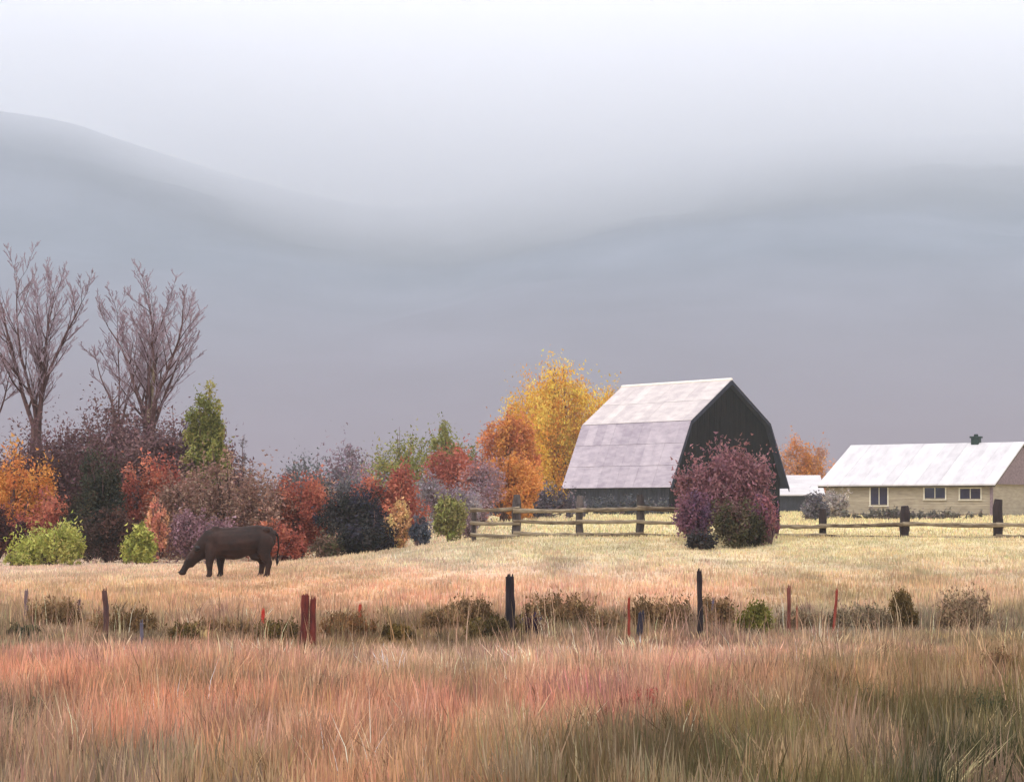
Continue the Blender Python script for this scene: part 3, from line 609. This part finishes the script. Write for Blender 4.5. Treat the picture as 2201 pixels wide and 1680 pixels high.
# weedy scrub along the ditch
BR = [(124, 96, 66), (142, 112, 80), (104, 80, 54), (96, 72, 46)]; OB = [(88, 72, 36), (104, 86, 44), (72, 60, 32), (96, 78, 50)]
SC = [
 ('olive weed clump in the ditch left of the thick twin post', 390, 1362, 48, 41, OB), ('dark olive bush close beside the thick twin post', 596, 1348, 44, 41.5, OB),
 ('brassy olive clump in the ditch middle', 856, 1340, 36, 41.5, [(110, 88, 36), (92, 74, 34), (76, 60, 36)]), ('dark olive bush under the tall black post', 1060, 1342, 54, 42, OB + [(60, 50, 26)]),
 ('brown weed clump left of the tall black post', 1022, 1295, 44, 46, BR), ('brown weed clump right of the tall black post', 1195, 1300, 42, 46, BR),
 ('dark plum round clump at the foot of the black post', 1142, 1338, 24, 42.5, [(62, 38, 44), (50, 40, 66), (80, 46, 42)]), ('brown haze of weeds left of the red sliver post', 1300, 1318, 46, 45, BR),
 ('tall tan weeds left of the slim black post', 1420, 1298, 48, 45.5, BR), ('tall brown weeds right of the slim black post', 1540, 1290, 46, 45.5, BR),
 ('moss green clump in the right part of the ditch', 1628, 1312, 26, 44, [(112, 112, 48), (98, 96, 40)]), ('dark olive weeds near the right edge of the ditch', 1942, 1275, 26, 45, [(98, 80, 46), (84, 68, 40)]),
 ('brown weeds between the dark red post and the leaning red stake', 1745, 1310, 50, 45, [(124, 104, 84), (108, 94, 76)]), ('rusty brown weeds between two olive clumps', 752, 1330, 52, 43, [(124, 88, 56), (106, 80, 50), (136, 84, 56)]),
 ('shadowy green weeds at the far left of the ditch', 48, 1345, 44, 43, [(72, 74, 52), (94, 82, 60), (52, 58, 44)]), ('brown weeds behind the bent left post', 262, 1330, 60, 44, BR),
 ('tan brown weeds around the short left stub', 130, 1300, 66, 46, BR), ('grey brown weeds in the left middle of the ditch', 470, 1328, 58, 44, BR),
 ('warm brown weeds beyond the fence middle', 950, 1325, 48, 44.5, BR), ('grey weeds right of the leaning red stake', 1860, 1308, 52, 45.5, [(130, 114, 94), (112, 98, 80)]),
 ('mauve brown weeds at the right edge of the ditch', 2090, 1290, 70, 45, [(134, 112, 92), (116, 96, 76)]),
]
for i, (lb, u, vt, hw, D, pal) in enumerate(SC):
    shrub('scrub_clump', lb, 'weed clump', u, vt - 12 + (i * 37 % 5) * 5, hw * (.7 + (i * 53 % 7) * .12), D + 1.3, [(int(a * .96), int(b * .92), int(c_ * .82)) for a, b, c_ in pal], 'fan', 7500, .040, G3, seed=500 + i, up=1.2, clumps=90, stems=14, trunk=.012, wisp=.15)

# ------------------------------------------------------------------ bare trees
def bare_tree(label, u, D, vtop, vfork, nstems, seed, mat, pale=None, spread=.26, leanx=0.0, thick=.2, pale_i=0):
    r_ = random.Random(seed); x = PX(u, D); z0 = gz(x, D) - .1; H = PZ(vtop, D) - z0; zf = PZ(vfork, D) - z0
    o = empty('bare_tree', (x, D, z0), label, 'tree', 'tall leafless trees at the left')
    segs = {0: [], 1: [], 2: [], 3: []}
    def grow(p, d, ln, rad, lv):
        n = 8 if lv == 0 else 5; pts = [p.copy()]; rads = [rad]; q = p.copy(); dd = d.copy()
        for i in range(n):
            dd = (dd + Vector((r_.gauss(0, .075), r_.gauss(0, .09), .02 + .035 * (lv > 0)))).normalized(); q = q + dd * (ln / n)
            pts.append(q.copy()); rads.append(max(rad * (1 - (i + 1) / n * .82), .006))
            if lv < 3:
                for _ in range(1 if lv == 0 and i < 2 else (2 if lv < 2 or r_.random() < .5 else 1)):
                    if r_.random() < .14: continue
                    az = r_.uniform(0, 2 * math.pi); sp = r_.uniform(.4, .95)
                    side = Vector((math.cos(az), math.sin(az), r_.uniform(-.1, .3))); nd = (dd + side * sp).normalized()
                    grow(q, nd, ln * r_.uniform(.26, .42) * (1.15 - i / n * .6), max(rads[-1] * .55, .010), lv + 1)
        segs[0 if lv == 0 else (1 if lv == 1 else 2)].append((pts, rads))
    base = [(Vector((0, 0, 0)), thick * 1.7), (Vector((r_.uniform(-.1, .1), 0, zf * .5)), thick * 1.45), (Vector((0, 0, zf)), thick * 1.35)]
    segs[3] = [([b[0] for b in base], [b[1] for b in base])]
    for k in range(nstems):
        a = ((k + r_.uniform(-.25, .25)) - (nstems - 1) / 2) / max(nstems - 1, 1) * 2
        d = Vector((a * spread + leanx, r_.uniform(-.2, .2), 1)).normalized()
        grow(Vector((a * .12, r_.uniform(-.1, .1), zf - .15 - r_.uniform(0, .5))), d, (H - zf) * r_.uniform(.78, .98) * (1 - .16 * abs(a)), thick * r_.uniform(.38, .7), 0)
    top = max(p.z for s_ in segs.values() for pt, _ in s_ for p in pt); k_ = (H - zf) / (top - zf)
    for key, nm, nn, mt in ((3, 'trunk', 9, mat), (0, 'limbs', 7, mat), (1, 'branches', 5, mat), (2, 'twigs', 3, M_twig)):
        m = MB()
        for pts, rads in segs[key]:
            m.tube([Vector((p.x, p.y, p.z if p.z < zf else zf + (p.z - zf) * k_)) for p in pts], [max(v * .9, .011 if key == 2 else 0) for v in rads], nn, False)
        ob = m.build(nm, mt, o, True)
        if key == 2: ob['kind'] = 'stuff'
    if pale:
        m = MB(); pts, rads = segs[0][pale_i]; m.tube([Vector((p.x, p.y - .03, p.z if p.z < zf else zf + (p.z - zf) * k_)) for p in pts[:5]], [r * 1.12 for r in rads[:4]] + [rads[4]], 8, False); m.build('pale_limb', pale, o, True)
    return o
bare_tree('tall leafless tree nearest the left edge with many brown stems', 78, 91, 528, 905, 6, 21, M_bare, spread=.27, thick=.2)
bare_tree('leafless tree with one cream white limb beside the yellow green tree', 322, 90, 556, 908, 7, 33, M_bare, M_pale, spread=.27, leanx=.03, thick=.22, pale_i=3)
bare_tree('slim dark leafless tree standing between the two tall bare trees', 256, 93, 600, 900, 3, 52, M_bare, spread=.16, leanx=-.12, thick=.13)
bare_tree('small leafless tree cut off by the left edge', -20, 94, 660, 900, 3, 71, M_bare, spread=.25, thick=.13)

# ------------------------------------------------------------------ fences
M_rail = mat_plain('weathered_rail', srgb((74, 58, 44)), srgb((156, 142, 118)), (3, 3, 12), 0.9, 0.5)
M_post = mat_plain('weathered_post', srgb((52, 46, 46)), srgb((104, 94, 90)), (5, 5, 2), 0.9, 0.5)
M_dpost = mat_plain('dark_post', srgb((26, 22, 24)), srgb((58, 48, 48)), (5, 5, 2), 0.9, 0.5)
def rail_fence(label, posts, D, rails, ends, mats, seed, pw=.16):
    """posts: (u, vtop, width); rails: list of v rows; each rail spans two posts"""
    r_ = random.Random(seed); x0 = PX(posts[0][0], D); o = empty('rail_fence', (x0, D, gz(x0, D)), label, 'fence'); inv = Vector((-x0, -D, -gz(x0, D)))
    for (u, vt, wd) in posts:
        x = PX(u, D); zb = gz(x, D) - .4; zt = PZ(vt, D); m = MB(); n = 6
        pts = [Vector((x + r_.uniform(-.02, .02), D + r_.uniform(-.02, .02), zb + (zt - zb) * i / n)) + inv for i in range(n + 1)]
        m.tube(pts, [wd * r_.uniform(.9, 1.1) * (1 if i < n else .78) for i in range(n + 1)], 8); m.build('post', mats[0], o, False)
    us = sorted([ends[0]] + [p[0] for p in posts] + [ends[1]])
    for rv, th_ in rails:
        for a, b in zip(us[:-1], us[1:]):
            if b - a < 8: continue
            xa, xb = PX(a, D) - (.0 if a == us[0] else .12), PX(b, D) + (0 if b == us[-1] else .12); za = PZ(rv + r_.uniform(-4, 4), D); zb = PZ(rv + r_.uniform(-4, 4), D)
            yo = -pw - .02 - r_.uniform(0, .04); m = MB(); n = 7
            pts = [Vector((xa + (xb - xa) * i / n, D + yo, za + (zb - za) * i / n - .03 * math.sin(math.pi * i / n) + r_.uniform(-.012, .012))) + inv for i in range(n + 1)]
            m.tube(pts, [th_ * r_.uniform(.75, 1.2) for i in range(n + 1)], 6); m.build('rail', mats[1], o, False)
    return o
rail_fence('three rail wooden fence before the barn, left of the rose shrub', [(1018, 1086, .09), (1110, 1062, .15), (1246, 1064, .13), (1376, 1062, .14), (1478, 1072, .13)], 70.5,
           [(1092, .075), (1120, .065), (1148, .075)], (1012, 1482), (M_post, M_rail), 5)
rail_fence('sparse two rail fence with stout dark posts before the farmhouse', [(1668, 1080, .12), (1768, 1092, .13), (1945, 1086, .17), (2145, 1072, .18)], 70.5,
           [(1128, .075), (1150, .06)], (1660, 2260), (M_dpost, M_rail), 8)

def wpost(name, label, u, vtop, D, wd, c1, c2, tilt=0.0, bend=0.0, twin=False, cat='fence post'):
    x = PX(u, D); z0 = gz(x, D); H = PZ(vtop, D) - z0; r_ = random.Random(int(u))
    m_ = mat_plain('wood_' + name, srgb(c1), srgb(c2), (9, 9, 2.0), 0.9, 0.6); mm = MB(); n = 8
    def stick(dx, hh, w0):
        pts = []; rd = []
        for i in range(n + 1):
            t_ = i / n; pts.append((dx + tilt * t_ * H + bend * math.sin(t_ * 3.0) + r_.uniform(-.006, .006), r_.uniform(-.006, .006), -.25 + (hh + .25) * t_)); rd.append(w0 * r_.uniform(.88, 1.1) * (1 - .12 * t_))
        mm.tube(pts, rd, 7)
        for k in range(3):                 # splintered top
            a = k * 2.1 + u; px_ = pts[-1][0] + math.cos(a) * w0 * .5; py_ = math.sin(a) * w0 * .5
            mm.tube([(px_, py_, hh - .05), (px_ * 1.0 + .01, py_, hh + r_.uniform(.03, .09))], [w0 * .35, w0 * .08], 4)
    stick(0, H, wd)
    if twin: stick(wd * 1.7, H * .93, wd * .8)
    o = mm.build(name, m_); o.location = (x, D, z0); tag(o, label, cat, 'old posts of the wire fence across the field'); return o
PO = [
 ('wooden stake with mauve tint nearest the left edge', 56, 1268, 48, .055, (84, 62, 72), (140, 116, 112), .01, 0, 0),
 ('very short dark stub left of the bent post', 170, 1288, 50, .045, (56, 42, 52), (110, 86, 84), .01, 0, 0),
 ('bent dark blue brown post left of the cow', 222, 1268, 43.5, .07, (44, 34, 46), (116, 80, 66), .01, .06, 0),
 ('slim slate blue stake low in the near grass', 303, 1338, 39, .04, (76, 76, 92), (120, 112, 120), .02, 0, 0),
 ('bright red tipped stub below the cow rump', 565, 1312, 47, .05, (150, 40, 30), (210, 44, 34), .02, 0, 0),
 ('thick split twin post of red brown timber', 655, 1278, 41.5, .095, (54, 26, 26), (134, 56, 44), .01, 0, 1),
 ('small red splintered stub right of the twin post', 776, 1298, 48, .045, (130, 50, 36), (190, 70, 50), -.05, 0, 0),
 ('tall black post with ragged top in the field centre', 1095, 1238, 43, .11, (26, 20, 26), (66, 50, 52), .0, .02, 0),
 ('thin red sliver stake beside a dark knot', 1352, 1284, 43, .035, (120, 44, 32), (170, 70, 52), .0, 0, 0),
 ('stubby blue black post next to the red sliver stake', 1373, 1316, 43.5, .09, (26, 26, 40), (56, 50, 62), .1, 0, 0),
 ('slim tall black post in front of the rose shrub', 1504, 1226, 43.8, .07, (22, 18, 24), (64, 50, 48), -.01, .02, 0),
 ('faint bluish stake right of the slim black post', 1531, 1290, 46.5, .03, (84, 80, 108), (120, 108, 120), .02, 0, 0),
 ('dark red brown post left of the leaning red stake', 1696, 1262, 45, .05, (92, 44, 38), (150, 92, 76), .0, 0, 0),
 ('pale tipped thin stake with red base', 1712, 1304, 45, .03, (130, 60, 44), (190, 150, 118), .02, 0, 0),
 ('thin red stake leaning to the right in the right field', 1788, 1268, 44.5, .035, (110, 44, 36), (150, 66, 52), .10, 0, 0),
]
for (lb, u, vt, D, wd, c1, c2, tl, bn, tw) in PO:
    wpost('fence_post', lb, u, vt, D, wd, c1, c2, tl, bn, bool(tw))

# ------------------------------------------------------------------ cow
def cow():
    D = 60.0; x0 = PX(512, D); z0 = gz(x0, D) + .05
    o = empty('cow', (x0, D, z0), 'dark brown black cow grazing with its head down to the left', 'cow')
    M_hide = mat_plain('cow_hide', srgb((10, 8, 8)), srgb((60, 40, 33)), (2.6, 2.6, 3.2), 0.7, 0.6, 0.25, detail=9)
    M_dark = mat_plain('cow_dark', srgb((18, 15, 16)), srgb((34, 28, 28)), (5, 5, 5), 0.6, 0.1)
    M_horn = mat_plain('cow_nose', srgb((40, 32, 32)), srgb((66, 54, 52)), (5, 5, 5), 0.4, 0.05)
    V = []; Fc = []
    import bmesh
    bm = bmesh.new(); bmesh.ops.create_icosphere(bm, subdivisions=2, radius=1.0); bv = [v.co.copy() for v in bm.verts]; bf = [[v.index for v in f.verts] for f in bm.faces]; bm.free()
    def ell(p, r):
        b = len(V); V.extend([(p[0] + v.x * r[0], p[1] + v.y * r[1], p[2] + v.z * r[2]) for v in bv]); Fc.extend([[i + b for i in f] for f in bf])
    def chain(pts, step=.035):
        for (p, r), (q, s_) in zip(pts[:-1], pts[1:]):
            p, q = Vector(p), Vector(q); n = max(2, int((q - p).length / step)); r = Vector(r); s_ = Vector(s_)
            for i in range(n + 1):
                t_ = i / n; ell(p.lerp(q, t_), r.lerp(s_, t_))
    # trunk: deep chest, level back, full rump
    chain([((-.86, 0, 1.02), (.22, .25, .36)), ((-.60, 0, .98), (.25, .31, .44)), ((-.1, 0, .99), (.28, .38, .45)), ((.42, 0, 1.06), (.28, .37, .42)), ((.80, 0, 1.14), (.24, .30, .36)), ((.98, 0, 1.14), (.16, .22, .30))])
    chain([((-.74, 0, 1.34), (.16, .11, .12)), ((0, 0, 1.41), (.14, .12, .08)), ((.55, 0, 1.46), (.16, .16, .09)), ((.90, 0, 1.42), (.14, .15, .08))])
    chain([((-.86, 0, 1.06), (.26, .23, .37)), ((-1.04, 0, .93), (.21, .18, .30)), ((-1.20, 0, .78), (.17, .15, .24)), ((-1.30, 0, .67), (.15, .14, .19))])
    chain([((-1.33, 0, .66), (.15, .155, .15)), ((-1.42, 0, .52), (.145, .14, .15)), ((-1.53, 0, .35), (.115, .10, .12)), ((-1.62, 0, .20), (.10, .095, .095)), ((-1.66, 0, .12), (.125, .12, .085))])
    chain([((-1.10, 0, .64), (.14, .07, .14)), ((-1.27, 0, .50), (.11, .09, .11)), ((-1.40, 0, .34), (.09, .08, .08))])   # dewlap and jaw
    chain([((-.70, .20, 1.08), (.20, .12, .26)), ((-.76, .20, .80), (.16, .10, .2))]); chain([((-.70, -.20, 1.08), (.20, .12, .26)), ((-.76, -.20, .80), (.16, .10, .2))])   # shoulders
    chain([((-.80, 0, .62), (.14, .08, .16)), ((-.98, 0, .66), (.10, .06, .14))])   # brisket
    ell((.55, 0, .60), (.22, .18, .14)); ell((.86, .20, 1.40), (.12, .09, .10)); ell((.86, -.20, 1.40), (.12, .09, .10)); ell((-.15, 0, .70), (.45, .26, .20)); ell((-.66, 0, 1.42), (.16, .09, .10)); ell((1.02, 0, 1.30), (.12, .14, .10))
    def leg_f(y, dx):
        chain([((-.74 + dx, y, .85), (.19, .12, .24)), ((-.78 + dx, y, .58), (.15, .11, .16)), ((-.80 + dx, y, .40), (.12, .10, .11)), ((-.79 + dx, y, .20), (.088, .078, .08)), ((-.79 + dx, y, .08), (.092, .082, .06))])
        chain([((-.80 + dx, y, .05), (.09, .08, .05)), ((-.83 + dx, y, .02), (.09, .08, .04))])
    def leg_h(y, dx):
        chain([((.76 + dx, y, 1.00), (.26, .14, .32)), ((.72 + dx, y, .72), (.20, .13, .18)), ((.82 + dx, y, .50), (.135, .11, .13)), ((.87 + dx, y, .42), (.115, .095, .11)), ((.84 + dx, y, .22), (.088, .078, .08)), ((.82 + dx, y, .08), (.092, .082, .06))])
        chain([((.81 + dx, y, .05), (.09, .08, .05)), ((.78 + dx, y, .02), (.09, .08, .04))])
    leg_f(-.20, -.05); leg_f(.20, .26); leg_h(-.22, .05); leg_h(.22, -.14)
    me = bpy.data.meshes.new('body'); me.from_pydata(V, [], Fc); me.update()
    tmp = bpy.data.objects.new('tmp', me); C.objects.link(tmp)
    rm = tmp.modifiers.new('r', 'REMESH'); rm.mode = 'VOXEL'; rm.voxel_size = 0.026
    sm = tmp.modifiers.new('s', 'SMOOTH'); sm.factor = .5; sm.iterations = 5
    dg = bpy.context.evaluated_depsgraph_get(); dg.update(); m2 = bpy.data.meshes.new_from_object(tmp.evaluated_get(dg))
    bpy.data.objects.remove(tmp); m2.materials.clear(); m2.materials.append(M_hide); m2.polygons.foreach_set('use_smooth', [True] * len(m2.polygons))
    link('body', m2, o)
    for s_ in (-1, 1):
        m = MB(); m.tube([(-1.26, s_ * .12, .78), (-1.20, s_ * .22, .86), (-1.13, s_ * .34, .85)], [.04, .085, .015], 8); m.build('ear', M_dark, o, True)
        m = MB(); m.tube([(-1.50, s_ * .125, .53), (-1.51, s_ * .15, .53)], [.024, .012], 8); m.build('eye', M_horn, o, True)
        m = MB(); m.tube([(-1.775, s_ * .05, .13), (-1.80, s_ * .05, .13)], [.018, .012], 6); m.build('nostril', M_horn, o, True)
    m = MB(); m.tube([(1.10, 0, 1.33), (1.19, 0, 1.20), (1.21, 0, .9), (1.18, .01, .66), (1.17, .01, .55)], [.045, .03, .022, .02, .02], 7); tl = m.build('tail', M_hide, o, True)
    m = MB(); m.tube([(1.17, .01, .56), (1.17, .01, .44), (1.16, .01, .32)], [.03, .05, .01], 7); m.build('tassel', M_dark, tl, True)
    o.rotation_euler = (0, 0, math.radians(6))
cow()

# ------------------------------------------------------------------ grass
def grass(name, label, x_of, y0, y1, dens, hfun, wfun, seed, segs=2, clump=14, crad=.16, curve=.35, jit=.18):
    rg = np.random.default_rng(seed)
    area = 0.5 * (2 * .275) * (y1 ** 2 - y0 ** 2) + 4 * (y1 - y0)
    nc = int(area * dens / clump)
    y = np.sqrt(rg.uniform(y0 ** 2, y1 ** 2, nc)); x = rg.uniform(-1, 1, nc) * (y * .275 + 2)
    yb = np.repeat(y, clump); xb = np.repeat(x, clump); n = len(xb)
    sp = np.repeat(rg.uniform(.5, 1.6, nc), clump) * crad
    ox, oy = rg.normal(0, 1, n) * sp, rg.normal(0, 1, n) * sp
    X = xb + ox; Y = yb + oy; Z = ground(X, Y) - .02
    h = hfun(xb, yb) * np.repeat(rg.uniform(.45, 1.25, nc), clump) * rg.uniform(.55, 1.15, n); wd = wfun(yb) * rg.uniform(.6, 1.4, n)
    ang = rg.uniform(0, 2 * np.pi, n); side = np.stack([np.cos(ang), np.sin(ang) * .5, 0 * ang], 1)
    cl = np.repeat(rg.normal(0, 1, (nc, 2)), clump, 0) * .22 + np.stack([ox, oy], 1) / (crad * 2.2) * .3 + rg.normal(0, .16, (n, 2))
    lean = np.concatenate([cl * curve, np.zeros((n, 1))], 1) * h[:, None]
    P0 = np.stack([X, Y, Z], 1); up = np.array([0, 0, 1.0])
    c = field_col(xb, yb) * np.repeat(np.exp(rg.normal(0, jit, nc)), clump)[:, None] * np.exp(rg.normal(0, jit * .8, n))[:, None]
    c = c * (1 + np.repeat(rg.normal(0, .06, (nc, 3)), clump, 0)); c = np.clip(c, .01, .9)
    if segs == 2:
        P1 = P0 + lean * .35 + up * h[:, None] * .6; P2 = P0 + lean + up * (h * .98)[:, None]
        V = np.stack([P0 - side * wd[:, None] * .5, P0 + side * wd[:, None] * .5, P1 + side * wd[:, None] * .40, P1 - side * wd[:, None] * .40, P2], 1).reshape(-1, 3)
        b = (np.arange(n) * 5)[:, None]; Fc = np.concatenate([b + np.array([[0, 1, 2]]), b + np.array([[0, 2, 3]]), b + np.array([[3, 2, 4]])], 0); k = 5
    else:
        P2 = P0 + lean + up * h[:, None]
        V = np.stack([P0 - side * wd[:, None] * .6, P0 + side * wd[:, None] * .6, P2], 1).reshape(-1, 3)
        Fc = np.arange(3 * n).reshape(-1, 3); k = 3
    o = mesh_np(name, V, Fc, M_grass, None, np.repeat(c, k, 0)); tag(o, label, 'grass', kind='stuff'); return n
def h_near(x, y): return np.interp(y, [18, 30, 36, 40, 45, 50], [.62, .55, .42, .20, .24, .34]) * (0.7 + .9 * fbm(x * .25 + 9, y * .25, 3))
def h_mid(x, y): return np.interp(y, [47, 52, 58, 66, 72], [.42, .26, .17, .13, .12]) * (0.6 + .9 * fbm(x * .3 + 20, y * .3, 3))
def h_far(x, y): return np.interp(y, [68, 80, 120, 220], [.12, .14, .24, .3]) + 0 * x
grass('tall_grass', 'tall rusty dry grass of the near field', None, 17, 49, 430, h_near, lambda y: .013 + .00030 * y, 1, 2, 18)
grass('pasture_grass', 'short tan pasture grass round the cow', None, 47, 72, 190, h_mid, lambda y: .012 + .0003 * y, 2, 1, 12, .2)
grass('meadow_grass', 'pale straw meadow grass behind the rail fence', None, 70, 210, 13, h_far, lambda y: .03 + .0006 * y, 3, 1, 10, .5)

grass('grass_tussocks', 'coarse arching tussocks standing out of the near grass', None, 17, 50, 30, lambda x, y: np.interp(y, [18, 36, 41, 50], [.66, .5, .3, .42]), lambda y: .018 + .0003 * y, 9, 2, 46, .12, 1.0, .42)

grass('seed_stems', 'fine tall seed stems above the near grass', None, 17, 48, 9, lambda x, y: 1.0 + 0 * x, lambda y: .006 + .00012 * y, 12, 2, 9, .22, .55, .45)
FW = [
 ('reddish dock weeds standing in the pink grass', 1385, 1492, 52, 26.5, [(150, 72, 58), (176, 92, 76), (128, 70, 54)]),
 ('small red dock stalks left of the larger reddish patch', 1300, 1520, 26, 26, [(168, 80, 64), (150, 96, 76)]),
 ('dark brown arching weeds in the lower right grass', 1880, 1500, 62, 26.5, [(92, 66, 46), (112, 80, 56), (70, 54, 36)]),
 ('brown weed drift beneath the leaning red stake', 1560, 1480, 50, 28, [(122, 92, 62), (104, 78, 52)]),
 ('deep green weeds in the bottom right corner', 2110, 1500, 76, 25, [(52, 58, 34), (66, 62, 36), (84, 66, 42)]),
 ('olive yellow weeds at the bottom centre', 1110, 1625, 60, 21.8, [(134, 112, 52), (116, 92, 50)]),
 ('dark brown weed tuft in the left near grass', 385, 1478, 44, 30, [(104, 78, 60), (122, 92, 70)]),
 ('greyish brown weed tuft left of the bottom centre', 735, 1490, 40, 29, [(112, 88, 70), (130, 104, 82)]),
 ('green brown weeds near the bottom left corner', 95, 1520, 66, 26, [(92, 80, 58), (76, 74, 52), (112, 86, 64)]),
 ('brown weed drift low in the middle left', 560, 1560, 60, 24.5, [(122, 92, 70), (104, 80, 58)]),
 ('ochre tipped weeds beside the reddish dock patch', 1478, 1505, 22, 26, [(150, 128, 56), (132, 106, 56)]),
 ('rust brown weeds on the right edge of the near grass', 2140, 1400, 46, 32, [(112, 74, 48), (92, 66, 44)]),
]
for i, (lb, u, vt, hw, D, pal) in enumerate(FW):
    shrub('weed_patch', lb, 'weed clump', u, vt, hw, D, pal, 'fan', 6000, .020, 'weed patches in the near grass', seed=800 + i, up=1.6, clumps=120, stems=40, trunk=.006, wisp=.03)
